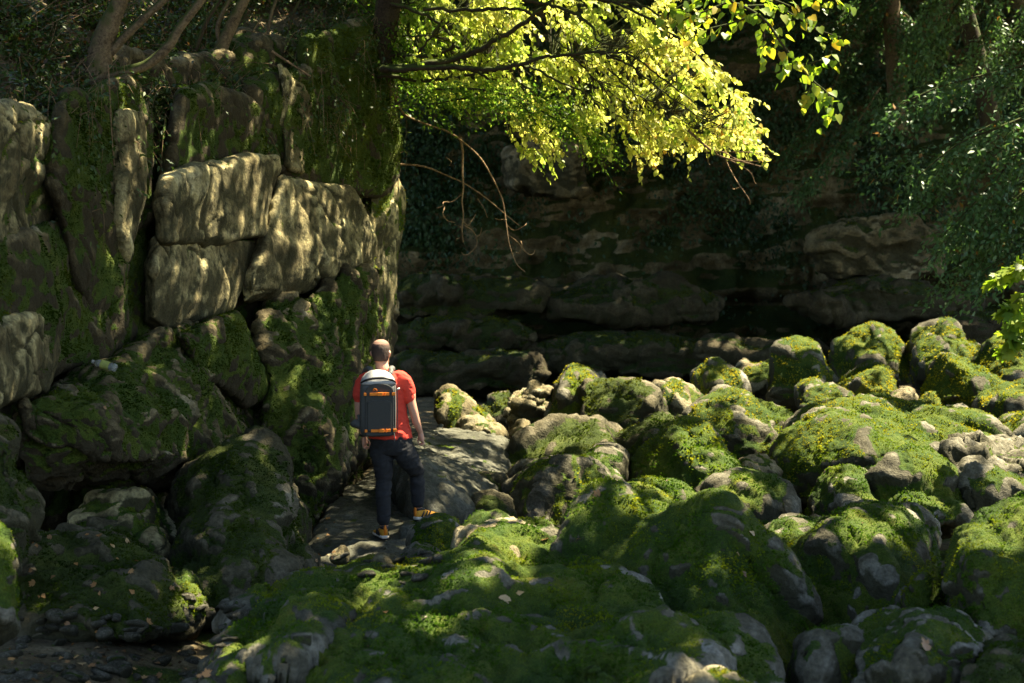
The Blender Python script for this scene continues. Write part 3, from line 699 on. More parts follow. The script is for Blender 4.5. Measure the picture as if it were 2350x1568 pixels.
B("mossy boulder with a squarish pale bare facet near its top", 14.3, [(2010, 1080), (2050, 1040), (2090, 1034), (2140, 1050), (2185, 1100), (2230, 1150), (2225, 1215), (2020, 1220)], back=1.2, front=[(2040, 1070, -0.4), (2110, 1070, -0.5), (2060, 1170, -0.8), (2190, 1180, -0.7)], moss=0.7)
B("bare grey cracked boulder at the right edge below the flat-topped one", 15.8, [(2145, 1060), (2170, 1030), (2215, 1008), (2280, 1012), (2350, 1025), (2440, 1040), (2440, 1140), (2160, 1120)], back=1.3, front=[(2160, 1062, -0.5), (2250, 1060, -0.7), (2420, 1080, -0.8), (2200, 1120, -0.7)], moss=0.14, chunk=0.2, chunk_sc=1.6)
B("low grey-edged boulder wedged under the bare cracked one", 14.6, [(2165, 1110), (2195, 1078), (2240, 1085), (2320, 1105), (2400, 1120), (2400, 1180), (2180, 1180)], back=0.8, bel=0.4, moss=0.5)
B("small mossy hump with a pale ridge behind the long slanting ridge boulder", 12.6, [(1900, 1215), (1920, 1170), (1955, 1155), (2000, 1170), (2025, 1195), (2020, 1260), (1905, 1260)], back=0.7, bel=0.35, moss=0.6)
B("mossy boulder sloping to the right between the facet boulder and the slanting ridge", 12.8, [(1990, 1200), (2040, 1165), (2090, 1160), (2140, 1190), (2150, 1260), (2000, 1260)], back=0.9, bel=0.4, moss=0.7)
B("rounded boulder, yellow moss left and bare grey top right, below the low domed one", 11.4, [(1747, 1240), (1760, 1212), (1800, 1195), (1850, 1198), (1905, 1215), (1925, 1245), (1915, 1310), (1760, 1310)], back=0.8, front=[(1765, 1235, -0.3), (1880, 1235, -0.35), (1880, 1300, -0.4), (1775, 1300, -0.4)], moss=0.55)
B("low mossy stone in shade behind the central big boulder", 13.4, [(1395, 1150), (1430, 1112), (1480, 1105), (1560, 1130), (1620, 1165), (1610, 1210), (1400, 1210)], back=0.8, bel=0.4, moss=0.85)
# --- near row
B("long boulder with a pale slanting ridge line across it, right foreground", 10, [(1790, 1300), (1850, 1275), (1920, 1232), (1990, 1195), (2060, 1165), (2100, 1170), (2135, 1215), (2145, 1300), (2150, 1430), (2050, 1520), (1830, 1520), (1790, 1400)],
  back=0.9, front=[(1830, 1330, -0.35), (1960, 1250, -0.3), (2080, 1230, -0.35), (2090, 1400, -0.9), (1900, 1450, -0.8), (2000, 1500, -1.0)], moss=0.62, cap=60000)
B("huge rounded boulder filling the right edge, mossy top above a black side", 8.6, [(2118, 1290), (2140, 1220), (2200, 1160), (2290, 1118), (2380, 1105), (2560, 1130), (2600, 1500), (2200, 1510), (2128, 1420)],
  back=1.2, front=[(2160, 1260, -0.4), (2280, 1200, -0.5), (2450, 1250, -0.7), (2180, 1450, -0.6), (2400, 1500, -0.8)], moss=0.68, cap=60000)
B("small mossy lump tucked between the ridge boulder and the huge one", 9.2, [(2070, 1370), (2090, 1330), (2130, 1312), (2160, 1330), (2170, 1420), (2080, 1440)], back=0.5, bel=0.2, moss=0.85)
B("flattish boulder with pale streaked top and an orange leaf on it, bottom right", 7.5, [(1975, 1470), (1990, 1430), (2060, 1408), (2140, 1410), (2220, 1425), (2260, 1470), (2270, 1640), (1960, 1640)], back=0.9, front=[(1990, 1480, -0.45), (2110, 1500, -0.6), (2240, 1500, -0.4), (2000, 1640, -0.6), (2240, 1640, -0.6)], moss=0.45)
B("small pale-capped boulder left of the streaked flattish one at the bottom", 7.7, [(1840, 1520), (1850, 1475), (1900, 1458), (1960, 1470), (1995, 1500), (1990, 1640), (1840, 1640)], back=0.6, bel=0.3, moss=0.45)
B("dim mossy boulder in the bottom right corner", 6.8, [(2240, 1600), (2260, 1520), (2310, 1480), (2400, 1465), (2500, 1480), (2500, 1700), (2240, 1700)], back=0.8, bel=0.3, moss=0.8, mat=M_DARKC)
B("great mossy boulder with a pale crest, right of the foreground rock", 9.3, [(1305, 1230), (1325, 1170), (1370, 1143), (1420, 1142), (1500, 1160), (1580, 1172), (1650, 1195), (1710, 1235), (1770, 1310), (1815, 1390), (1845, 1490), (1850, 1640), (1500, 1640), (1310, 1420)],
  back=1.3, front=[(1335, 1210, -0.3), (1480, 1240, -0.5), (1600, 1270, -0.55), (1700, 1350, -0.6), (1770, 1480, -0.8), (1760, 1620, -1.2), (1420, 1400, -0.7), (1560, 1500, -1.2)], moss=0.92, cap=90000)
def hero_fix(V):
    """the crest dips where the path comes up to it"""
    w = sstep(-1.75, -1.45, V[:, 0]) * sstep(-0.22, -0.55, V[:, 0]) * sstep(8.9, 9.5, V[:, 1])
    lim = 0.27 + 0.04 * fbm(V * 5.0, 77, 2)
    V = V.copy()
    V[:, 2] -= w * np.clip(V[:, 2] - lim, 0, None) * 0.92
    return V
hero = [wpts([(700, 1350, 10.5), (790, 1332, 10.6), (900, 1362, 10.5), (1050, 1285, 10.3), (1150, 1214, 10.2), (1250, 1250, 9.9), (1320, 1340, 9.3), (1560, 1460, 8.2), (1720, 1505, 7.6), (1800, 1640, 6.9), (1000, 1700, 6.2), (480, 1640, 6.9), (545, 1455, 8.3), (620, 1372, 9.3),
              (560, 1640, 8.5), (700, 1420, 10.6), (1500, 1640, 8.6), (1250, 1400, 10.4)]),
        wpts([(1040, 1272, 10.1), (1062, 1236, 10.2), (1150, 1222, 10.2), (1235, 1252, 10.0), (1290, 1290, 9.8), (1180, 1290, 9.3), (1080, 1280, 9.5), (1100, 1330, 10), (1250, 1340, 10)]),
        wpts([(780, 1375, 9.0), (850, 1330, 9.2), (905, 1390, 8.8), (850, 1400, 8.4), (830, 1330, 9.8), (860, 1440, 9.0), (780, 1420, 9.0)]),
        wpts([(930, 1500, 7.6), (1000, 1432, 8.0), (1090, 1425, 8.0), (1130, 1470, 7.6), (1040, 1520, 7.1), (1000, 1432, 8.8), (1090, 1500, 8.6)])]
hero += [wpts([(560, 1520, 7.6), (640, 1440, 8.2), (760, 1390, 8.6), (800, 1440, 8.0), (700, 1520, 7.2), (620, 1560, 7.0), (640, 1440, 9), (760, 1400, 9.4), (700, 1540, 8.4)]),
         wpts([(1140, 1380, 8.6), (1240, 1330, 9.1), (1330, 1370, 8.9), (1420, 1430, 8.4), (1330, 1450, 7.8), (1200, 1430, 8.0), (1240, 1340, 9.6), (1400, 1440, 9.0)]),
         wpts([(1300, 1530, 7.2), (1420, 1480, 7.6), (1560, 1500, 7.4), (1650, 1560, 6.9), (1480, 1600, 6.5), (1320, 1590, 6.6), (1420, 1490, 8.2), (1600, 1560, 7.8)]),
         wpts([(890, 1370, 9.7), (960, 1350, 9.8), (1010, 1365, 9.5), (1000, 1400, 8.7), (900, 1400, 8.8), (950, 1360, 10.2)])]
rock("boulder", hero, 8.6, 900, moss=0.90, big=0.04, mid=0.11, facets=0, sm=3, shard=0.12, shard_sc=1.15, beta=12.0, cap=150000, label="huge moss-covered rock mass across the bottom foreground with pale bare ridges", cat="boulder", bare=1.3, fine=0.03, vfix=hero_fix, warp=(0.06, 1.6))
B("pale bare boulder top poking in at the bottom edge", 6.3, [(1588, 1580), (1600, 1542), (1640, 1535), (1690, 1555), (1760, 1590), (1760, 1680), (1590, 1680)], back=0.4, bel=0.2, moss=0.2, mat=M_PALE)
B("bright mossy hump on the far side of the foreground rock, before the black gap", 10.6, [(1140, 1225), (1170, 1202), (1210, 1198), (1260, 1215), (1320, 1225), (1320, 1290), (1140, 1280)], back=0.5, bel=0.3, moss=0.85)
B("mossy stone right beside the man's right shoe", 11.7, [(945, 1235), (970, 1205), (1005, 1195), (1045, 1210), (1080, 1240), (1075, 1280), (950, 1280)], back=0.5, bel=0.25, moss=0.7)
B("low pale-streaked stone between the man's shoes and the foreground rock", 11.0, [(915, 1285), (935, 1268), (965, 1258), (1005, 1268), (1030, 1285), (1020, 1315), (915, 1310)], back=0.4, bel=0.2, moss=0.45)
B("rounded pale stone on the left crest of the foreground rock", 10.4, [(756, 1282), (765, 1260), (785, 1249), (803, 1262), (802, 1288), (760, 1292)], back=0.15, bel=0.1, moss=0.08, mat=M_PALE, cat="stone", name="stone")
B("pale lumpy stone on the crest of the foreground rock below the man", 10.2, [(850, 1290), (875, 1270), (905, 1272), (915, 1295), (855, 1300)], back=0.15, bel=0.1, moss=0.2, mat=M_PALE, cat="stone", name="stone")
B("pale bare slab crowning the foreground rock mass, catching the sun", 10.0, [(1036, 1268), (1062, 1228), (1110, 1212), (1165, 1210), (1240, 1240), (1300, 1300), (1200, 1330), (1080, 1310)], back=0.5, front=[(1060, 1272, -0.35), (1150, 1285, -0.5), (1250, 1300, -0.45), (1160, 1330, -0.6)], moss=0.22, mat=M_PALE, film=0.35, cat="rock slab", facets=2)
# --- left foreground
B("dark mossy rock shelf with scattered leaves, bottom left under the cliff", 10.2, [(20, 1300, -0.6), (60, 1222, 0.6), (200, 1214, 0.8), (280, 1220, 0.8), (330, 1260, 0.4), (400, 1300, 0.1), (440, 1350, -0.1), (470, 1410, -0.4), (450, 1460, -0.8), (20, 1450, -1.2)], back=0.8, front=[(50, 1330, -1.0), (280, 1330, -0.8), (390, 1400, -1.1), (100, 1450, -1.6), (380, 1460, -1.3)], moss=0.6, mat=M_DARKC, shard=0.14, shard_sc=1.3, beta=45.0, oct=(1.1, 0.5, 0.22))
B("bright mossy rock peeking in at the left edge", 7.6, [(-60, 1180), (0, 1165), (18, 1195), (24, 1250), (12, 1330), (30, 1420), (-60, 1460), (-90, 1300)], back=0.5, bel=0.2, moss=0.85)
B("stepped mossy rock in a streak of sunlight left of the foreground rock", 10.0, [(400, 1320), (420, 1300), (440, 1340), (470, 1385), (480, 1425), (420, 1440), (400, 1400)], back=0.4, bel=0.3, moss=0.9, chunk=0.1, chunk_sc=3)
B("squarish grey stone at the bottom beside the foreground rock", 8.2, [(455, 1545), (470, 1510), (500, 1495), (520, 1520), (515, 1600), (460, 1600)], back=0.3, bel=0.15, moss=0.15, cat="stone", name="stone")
# ------------------------------------------------------------------ far cliff
def make_far():
    nu, nv = 520, 300
    u = np.linspace(-12, 30, nu)
    z = np.linspace(-1.5, 17, nv)
    U, Z = np.meshgrid(u, z)
    U, Z = U.ravel(), Z.ravel()
    Y = 37.0 - 0.05 * U + 0.0 * Z + 1.6 * np.sin(U * 0.22 + 0.6)
    Y = Y - 3.2 * sstep(1.8, -1.0, Z)                      # talus foot
    Y = Y + 0.10 * np.clip(Z - 6, 0, 12)
    V = np.stack([U, Y, Z], 1)
    q = V * np.array([0.33, 0.33, 0.33])
    d = 1.3 * fbm(q, 61, 4) + 0.5 * fbm(V * np.array([1.0, 0.6, 0.5]), 62, 4, ridged=True)
    zz = Z * 0.9 + 0.9 * perlin(V * 0.25, 63)
    d += 0.5 * perlin(np.stack([0.1 * U, 0 * U, zz], 1), 64) * sstep(7, 3, Z)
    d += 0.25 * fbm(V * np.array([0.5, 1, 3.0]), 65, 3)
    f1, f2, iv = worley(V * np.array([0.9, 0.9, 1.2]), 66)
    d += 0.5 * (iv - 0.5) * sstep(0, 0.25, f2 - f1)
    px = topx(V)
    d -= 1.6 * np.exp(-((px[:, 0] - 1720) / 75) ** 2 - ((px[:, 1] - 705) / 26) ** 2)     # cave
    d -= 0.9 * np.exp(-((px[:, 0] - 2090) / 45) ** 2 - ((px[:, 1] - 640) / 45) ** 2)
    d -= 1.0 * np.exp(-((px[:, 1] - 800) / 40) ** 2) * sstep(900, 1200, px[:, 0]) * 0.7
    V[:, 1] -= d
    i = (np.arange(nv - 1)[:, None] * nu + np.arange(nu - 1)[None]).ravel()
    F = np.stack([i, i + 1, i + nu + 1, i + nu], 1)
    N, _ = vnorm(V, F)
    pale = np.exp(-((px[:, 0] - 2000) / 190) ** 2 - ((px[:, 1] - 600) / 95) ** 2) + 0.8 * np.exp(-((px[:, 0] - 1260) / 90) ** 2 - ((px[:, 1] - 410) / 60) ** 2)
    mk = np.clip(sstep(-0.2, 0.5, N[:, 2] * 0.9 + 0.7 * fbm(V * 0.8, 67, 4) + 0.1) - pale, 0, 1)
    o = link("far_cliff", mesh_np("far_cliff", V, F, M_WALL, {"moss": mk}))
    o['kind'] = 'structure'
    return V, F, N
FAR = make_far()
far_o = bpy.data.objects["far_cliff"]
for k, (pts, Y, ms, th) in enumerate([
        ([(880, 660), (980, 640), (1120, 648), (1240, 660), (1250, 700), (1100, 735), (900, 730)], 33.8, 0.62, 1.2), ([(885, 760), (1000, 742), (1180, 752), (1230, 775), (1200, 800), (900, 805)], 32.5, 0.75, 1.2),
        ([(1230, 668), (1400, 640), (1560, 652), (1660, 690), (1640, 730), (1400, 742), (1240, 730)], 34.0, 0.4, 1.2), ([(1180, 790), (1400, 772), (1650, 790), (1900, 800), (1890, 850), (1500, 868), (1200, 850)], 32.6, 0.45, 1.2),
        ([(1800, 690), (1900, 655), (2060, 640), (2180, 668), (2260, 690), (2240, 722), (1850, 728)], 33.4, 0.2, 1.2), ([(1860, 545), (1930, 505), (2080, 495), (2160, 540), (2150, 620), (2060, 640), (1900, 635)], 34.2, 0.12, 0.8),
        ([(2150, 735), (2300, 722), (2480, 735), (2480, 800), (2180, 790)], 32.5, 0.5, 1.2), ([(900, 830), (1100, 815), (1240, 830), (1230, 900), (900, 900)], 30.0, 0.6, 1.0), ([(1170, 350), (1240, 320), (1330, 340), (1340, 440), (1230, 450), (1170, 420)], 36.0, 0.1, 0.8)]):
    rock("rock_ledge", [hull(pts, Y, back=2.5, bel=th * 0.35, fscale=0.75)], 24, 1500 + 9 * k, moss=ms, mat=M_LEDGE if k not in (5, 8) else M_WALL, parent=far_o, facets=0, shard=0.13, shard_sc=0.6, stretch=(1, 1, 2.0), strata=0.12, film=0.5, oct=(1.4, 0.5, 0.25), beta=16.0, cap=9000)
# ------------------------------------------------------------------ bank above the left cliff
def make_bank():
    nu, nv = 220, 120
    a, b = np.meshgrid(np.linspace(0, 1, nu), np.linspace(0, 1, nv))
    a, b = a.ravel(), b.ravel()
    px = -700 + 1640 * a
    py0 = np.interp(px, [-700, 0, 200, 360, 640, 760, 900, 960], [250, 250, 195, 210, 190, 110, 60, 60])
    Y0 = 10.6 + 7.2 * px / 900 + 0.1
    base = PA(np.stack([px, py0, Y0], 1))
    V = base + np.stack([-0.8 * b * 6, b * 7.5, b * 6.2 - 0.25 * (1 - b)], 1)
    V += 0.35 * np.stack([fbm(V * 0.7, 71, 4), fbm(V * 0.7, 72, 4), fbm(V * 0.7, 73, 4)], 1)
    i = (np.arange(nv - 1)[:, None] * nu + np.arange(nu - 1)[None]).ravel()
    F = np.stack([i, i + 1, i + nu + 1, i + nu], 1)
    N, _ = vnorm(V, F)
    mk = sstep(0.0, 0.5, fbm(V * 0.8, 74, 3))
    o = link("hillside_bank", mesh_np("hillside_bank", V, F, M_GROUND, {"moss": mk}))
    o['kind'] = 'structure'
    return V, F, N
BANK = make_bank()
# ------------------------------------------------------------------ leaves, twigs, trees
T_HEART = (np.array([(0, 0, 0), (0, 0.45, -0.02), (0, 1, -0.10), (-0.28, -0.10, 0.03), (-0.46, 0.20, 0.07), (-0.30, 0.62, 0.02), (0.28, -0.10, 0.03), (0.46, 0.20, 0.07), (0.30, 0.62, 0.02)]),
           np.array([(0, 1, 4, 3), (1, 2, 5, 4), (0, 6, 7, 1), (1, 7, 8, 2)]))
T_OVAL = (np.array([(0, 0, 0), (-0.24, 0.40, 0.05), (0, 1, -0.06), (0.24, 0.40, 0.05), (0, 0.45, -0.01)]), np.array([(0, 4, 1, 1), (0, 3, 4, 4), (4, 2, 1, 1), (4, 3, 2, 2)])[:, :3])
T_OVAL = (T_OVAL[0], np.array([(0, 4, 1), (0, 3, 4), (4, 2, 1), (4, 3, 2)]))
T_DIAM = (np.array([(0, 0, 0), (-0.26, 0.42, 0.06), (0, 1, -0.04), (0.26, 0.42, 0.06)]), np.array([(0, 2, 1), (0, 3, 2)]))
T_LOBE = (np.array([(0, 0, 0), (0, 0.5, -0.02), (0, 1.0, -0.08), (-0.15, 0.74, 0), (-0.36, 0.92, 0.03), (-0.40, 0.62, 0.04), (-0.24, 0.52, 0.02), (-0.55, 0.42, 0.05), (-0.40, 0.16, 0.03), (-0.12, 0.04, 0),
                    (0.15, 0.74, 0), (0.36, 0.92, 0.03), (0.40, 0.62, 0.04), (0.24, 0.52, 0.02), (0.55, 0.42, 0.05), (0.40, 0.16, 0.03), (0.12, 0.04, 0)]),
          np.array([(1, 2, 3), (1, 3, 6), (3, 4, 5), (3, 5, 6), (1, 6, 7), (1, 7, 8), (1, 8, 9), (1, 9, 0), (1, 10, 2), (1, 13, 10), (10, 12, 11), (10, 13, 12), (1, 14, 13), (1, 15, 14), (1, 16, 15), (1, 0, 16)]))
def unit(a):
    return a / (np.linalg.norm(a, axis=-1, keepdims=True) + 1e-9)
def leaf_frames(tip, nrm):
    y = unit(tip)
    x = unit(np.cross(y, nrm))
    z = np.cross(x, y)
    return x, y, z
def leaves_np(pts, tip, nrm, size, T):
    x, y, z = leaf_frames(tip, nrm)
    tv, tf = T
    k = len(tv)
    s = size[:, None, None]
    V = pts[:, None, :] + s * (tv[None, :, 0:1] * x[:, None] + tv[None, :, 1:2] * y[:, None] + tv[None, :, 2:3] * z[:, None])
    F = (np.arange(len(pts))[:, None, None] * k + tf[None]).reshape(-1, tf.shape[1])
    return V.reshape(-1, 3), F, k
def leaf_mass(name, pts, tip, nrm, size, tint, mat, T, parent=None, **tg):
    V, F, k = leaves_np(pts, tip, nrm, size, T)
    base = np.zeros(3) if parent is None else np.array(parent.matrix_world.translation)
    o = link(name, mesh_np(name, V - base, F, mat, {"tint": np.repeat(tint, k)}, True), parent)
    return tag(o, **tg)
def leaf_objects(name, pts, tip, nrm, size, mat, T, parent):
    """single leaves, one object each, sharing one mesh"""
    me = mesh_np("leaf", T[0], T[1], mat, None, True)
    x, y, z = leaf_frames(tip, nrm)
    base = np.array(parent.matrix_world.translation)
    for i in range(len(pts)):
        o = bpy.data.objects.new(name, me)
        COL.objects.link(o)
        o.parent = parent
        s = size[i]
        m = Matrix(((x[i, 0] * s, y[i, 0] * s, z[i, 0] * s, pts[i, 0] - base[0]), (x[i, 1] * s, y[i, 1] * s, z[i, 1] * s, pts[i, 1] - base[1]), (x[i, 2] * s, y[i, 2] * s, z[i, 2] * s, pts[i, 2] - base[2]), (0, 0, 0, 1)))
        o.matrix_basis = m
def catmull(p, n=6):
    p = np.asarray(p, float)
    q = np.concatenate([[2 * p[0] - p[1]], p, [2 * p[-1] - p[-2]]])
    out = []
    for i in range(1, len(q) - 2):
        for t in np.linspace(0, 1, n, endpoint=False):
            out.append(0.5 * (2 * q[i] + (q[i + 1] - q[i - 1]) * t + (2 * q[i - 1] - 5 * q[i] + 4 * q[i + 1] - q[i + 2]) * t * t + (3 * q[i] - q[i - 1] - 3 * q[i + 1] + q[i + 2]) * t ** 3))
    out.append(p[-1])
    return np.array(out)
def tube_np(p, r0, r1, k=8, wob=0.0, seed=0):
    p = np.asarray(p, float)
    n = len(p)
    t = unit(np.gradient(p, axis=0))
    up = np.tile(np.array([0.31, 0.82, 0.48]), (n, 1))
    a = unit(np.cross(t, up))
    b = np.cross(t, a)
    r = np.linspace(0, 1, n)[:, None]
    rad = (r0 if np.ndim(r0) else r0 * (1 - r) + r1 * r)
    rad = np.asarray(rad).reshape(-1, 1, 1) if np.ndim(rad) else rad
    if np.ndim(rad) == 2: rad = rad[:, :, None]
    ang = np.arange(k) * 2 * np.pi / k
    V = p[:, None] + rad * (np.cos(ang)[None, :, None] * a[:, None] + np.sin(ang)[None, :, None] * b[:, None])
    V = V.reshape(-1, 3)
    if wob:
        c = np.repeat(p, k, 0)
        V = V + (V - c) * (wob * fbm(V * 6.0, seed, 3))[:, None]
    i = (np.arange(n - 1)[:, None] * k + np.arange(k)[None])
    j = (np.arange(n - 1)[:, None] * k + (np.arange(k)[None] + 1) % k)
    F = np.stack([i, j, j + k, i + k], 2).reshape(-1, 4)
    cap = np.array([[0, 0, 0, 0]])
    return V, F
def join_np(L):
    Vs, Fs, n = [], [], 0
    for V, F in L:
        Vs.append(V); Fs.append(F + n); n += len(V)
    return np.concatenate(Vs), np.concatenate(Fs)
def tubes(name, L, mat, parent=None, **tg):
    V, F = join_np(L)
    base = np.zeros(3) if parent is None else np.array(parent.matrix_world.translation)
    o = link(name, mesh_np(name, V - base, F, mat, None, True), parent)
    return tag(o, **tg)
def setpos(o):
    bpy.context.view_layer.update()
    return o

M_BARK = bark_mat("tan_bark", (0.06, 0.042, 0.023), (0.24, 0.175, 0.10), 0.45)
M_BARKD = bark_mat("dark_mossy_bark", (0.018, 0.013, 0.008), (0.07, 0.05, 0.03), 0.55)
M_TWIG = bark_mat("dry_twig", (0.10, 0.06, 0.03), (0.30, 0.20, 0.11))
YEL = [(0.0, (0.07, 0.15, 0.015)), (0.25, (0.22, 0.31, 0.035)), (0.5, (0.42, 0.46, 0.09)), (0.80, (0.57, 0.53, 0.15)), (0.95, (0.55, 0.38, 0.09)), (1.0, (0.45, 0.18, 0.03))]
M_YEL = leaf_mat("yellowing_leaves", YEL, 0.6, (1.6, 1.6, 1.3), spec=0.2)
M_YEL1 = leaf_mat("yellowing_leaf", YEL, 0.6, (1.6, 1.6, 1.3), single=True, spec=0.2)
GRN1 = [(0.0, (0.11, 0.21, 0.02)), (0.5, (0.20, 0.31, 0.03)), (0.85, (0.33, 0.38, 0.04)), (1.0, (0.45, 0.33, 0.03))]
M_LIN1 = leaf_mat("bright_linden_leaf", GRN1, 0.55, single=True)
M_FIG1 = leaf_mat("glowing_lobed_leaf", [(0, (0.10, 0.20, 0.02)), (1, (0.22, 0.28, 0.03))], 0.5, single=True)
M_DKG = leaf_mat("shaded_leaves", [(0.0, (0.032, 0.072, 0.028)), (0.45, (0.070, 0.145, 0.052)), (0.8, (0.12, 0.20, 0.06)), (0.95, (0.11, 0.12, 0.02)), (1.0, (0.25, 0.12, 0.02))], 0.35, (1.2, 1.3, 0.8))
M_IVY = leaf_mat("ivy_leaves", [(0.0, (0.016, 0.040, 0.016)), (0.5, (0.036, 0.080, 0.030)), (0.85, (0.06, 0.105, 0.03)), (1.0, (0.15, 0.125, 0.02))], 0.25, (1.1, 1.2, 0.7))
M_UND = leaf_mat("undergrowth_leaves", [(0.0, (0.018, 0.032, 0.008)), (0.4, (0.045, 0.085, 0.016)), (0.62, (0.085, 0.135, 0.022)), (0.75, (0.05, 0.032, 0.015)), (0.92, (0.12, 0.065, 0.025)), (1.0, (0.28, 0.13, 0.03))], 0.3, (1.2, 1.2, 0.7))
M_LITTER = leaf_mat("fallen_leaf_orange", [(0.0, (0.22, 0.12, 0.05)), (0.5, (0.42, 0.20, 0.06)), (1.0, (0.50, 0.34, 0.16))], 0.2, (1.1, 1.0, 0.8), single=True)

# ---- the yellow tree reaching in from the cliff edge
def treeY(px):
    return 17.3 - (px - 860) / 900.0 * 1.7
ztree = empty("tree", P(862, 215, 17.6), "tree with glowing yellow-green leaves and dark bare limbs reaching over the gorge", "tree")
setpos(ztree)
def zb(l):
    return [(846 + .3202 * x, .3202 * y) for x, y in l]
rng = np.random.default_rng(21)
tubes("trunk", [tube_np(catmull(PA(np.array([(835, 300, 17.8), (862, 205, 17.6), (880, 90, 17.4), (905, -60, 17.2), (960, -220, 17.0)]))), 0.20, 0.12, 12, 0.25, 5)], M_BARKD, ztree)
ZB = [([(100, 500), (190, 490), (400, 465), (600, 425), (760, 370), (900, 290), (1060, 200), (1200, 100), (1320, 0), (1500, -150)], .060, .035, 0.0),
      ([(90, 495), (230, 495), (450, 485), (700, 490), (850, 500), (1000, 480), (1100, 460), (1250, 410), (1450, 395), (1640, 370), (1800, 420)], .055, .022, -0.4),
      ([(0, 560), (150, 540), (300, 580), (480, 570), (700, 545), (900, 510), (1090, 465), (1300, 430), (1500, 390)], .042, .016, 0.5),
      ([(90, 400), (190, 390), (420, 410), (560, 360), (640, 335), (780, 400), (930, 430), (1080, 450)], .045, .02, 0.6),
      ([(150, 20), (390, 100), (500, 170), (600, 280), (590, 350)], .035, .02, 0.3), ([(520, 150), (450, 260), (350, 390)], .02, .02, 0.3), ([(190, 265), (460, 255)], .02, .015, 0.8),
      ([(400, 60), (660, 75), (900, 65), (1100, 70), (1200, 140), (1300, 240), (1410, 345)], .034, .016, -0.5), ([(1100, 0), (1320, 40), (1500, 110), (1600, 190), (1640, 290), (1800, 330)], .034, .014, -0.6),
      ([(1090, 470), (1200, 500), (1380, 590), (1550, 660), (1700, 770), (1850, 870)], .024, .008, -0.2), ([(1450, 395), (1480, 420), (1620, 570), (1760, 680), (1900, 800)], .02, .007, 0.2),
      ([(1640, 370), (1680, 390), (1850, 450), (2000, 570), (2200, 720), (2380, 840), (2600, 930)], .022, .007, -0.4), ([(1640, 370), (1800, 580), (1950, 690), (2200, 830), (2350, 950)], .02, .006, 0.1),
      ([(700, 490), (830, 550), (1000, 660), (1150, 800), (1220, 900), (1290, 960)], .022, .007, 0.0), ([(1700, 380), (1870, 390), (2100, 560), (2349, 750), (2500, 850)], .02, .007, -0.6),
      ([(1200, -60), (1700, 10), (1900, 20), (2150, 150), (2300, 330)], .028, .01, -0.8), ([(1600, -40), (2000, 130), (2250, 300), (2450, 480)], .024, .01, -1.0)]
bpts = []
for l, r0, r1, dy in ZB:
    p = np.array(zb(l))
    pp = catmull(PA(np.stack([p[:, 0], p[:, 1], treeY(p[:, 0]) + 0.7 * dy - 0.35 + 0.07 * rng.normal(size=len(p))], 1)), 6)
    pp = pp + 0.008 * rng.normal(size=pp.shape)
    tubes("branch", [tube_np(pp, r0 * 0.72, r1 * 0.6, 7, 0.25, 8)], M_BARKD, ztree)
    bpts.append(pp[2:])
bpts = np.concatenate(bpts)
Z_MAIN = [(905, -25), (1560, -25), (1575, 60), (1620, 130), (1680, 165), (1700, 235), (1738, 335), (1680, 325), (1600, 315), (1480, 305), (1390, 290), (1330, 300), (1280, 270), (1210, 300), (1160, 300), (1150, 255), (1090, 215), (1010, 205), (940, 180), (905, 120)]
Z_TIPS = [[(1170, 335), (1200, 325), (1265, 345), (1250, 352), (1180, 350)], [(1425, 330), (1480, 340), (1487, 360), (1450, 345)], [(1215, 290), (1260, 300), (1250, 335), (1225, 330)], [(1150, 260), (1210, 270), (1200, 310), (1155, 300)]]
def clusters(poly, n, rng, hole=0.0, seed=0):
    q = sample_poly(poly, n * 3, rng)
    w = fbm(np.stack([q[:, 0] / 90.0, q[:, 1] / 60.0, 0 * q[:, 0]], 1), seed, 3)
    keep = w > hole
    return q[keep][:n]
def twig_leaves(starts, dirs, lens, per, size, rng, curl=0.4, droop=0.6, spread=0.5, up=0.25):
    """leaves set alternately along short twigs"""
    n = len(starts)
    t = (np.arange(per) + 0.5) / per
    side = unit(np.cross(dirs, np.array([0, 0, 1.0])) + 0.35 * rng.normal(size=(n, 3)))
    p = starts[:, None] + dirs[:, None] * (lens[:, None] * t[None])[:, :, None]
    p = p + np.array([0, 0, -1.0]) * (0.35 * lens[:, None] * t[None] ** 2)[:, :, None]
    sg = np.where(np.arange(per) % 2 == 0, 1.0, -1.0)
    tip = dirs[:, None] * 0.5 + side[:, None] * sg[None, :, None] * spread + np.array([0, 0, -droop]) + curl * rng.normal(size=(n, per, 3))
    p = p + unit(tip) * 0.25 * size
    nr = np.array([0.0, -0.25, up]) + 0.55 * rng.normal(size=(n, per, 3)) + np.array([0, 0, 0.45])
    s = size * (0.65 + 0.6 * rng.random((n, per)))
    return p.reshape(-1, 3), tip.reshape(-1, 3), nr.reshape(-1, 3), s.ravel()
def px_dirs(n, rng, ang, sd, ydev=0.5):
    a = ang + sd * rng.normal(size=n)
    return unit(np.stack([np.cos(a), ydev * rng.normal(size=n), -np.sin(a)], 1))
q = np.concatenate([clusters(Z_MAIN, 800, rng, 0.03, 5)] + [sample_poly(t, 8, rng) for t in Z_TIPS])
cy = treeY(q[:, 0]) + rng.uniform(-0.5, 1.5, len(q))
st = PA(np.stack([q[:, 0], q[:, 1], cy], 1))
dr = px_dirs(len(q), rng, 0.55, 0.55)
ln = rng.uniform(0.18, 0.42, len(q))
p, tip, nr, sz = twig_leaves(st, dr, ln, 12, 0.060, rng, droop=0.75)
pxl = topx(p)
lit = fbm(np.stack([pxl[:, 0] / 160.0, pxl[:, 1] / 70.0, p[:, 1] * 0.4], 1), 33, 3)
tint = np.clip(0.38 + 0.22 * np.clip((pxl[:, 0] - 1000) / 700, -1, 1) + 0.45 * lit + 0.12 * rng.normal(size=len(p)), 0, 1)
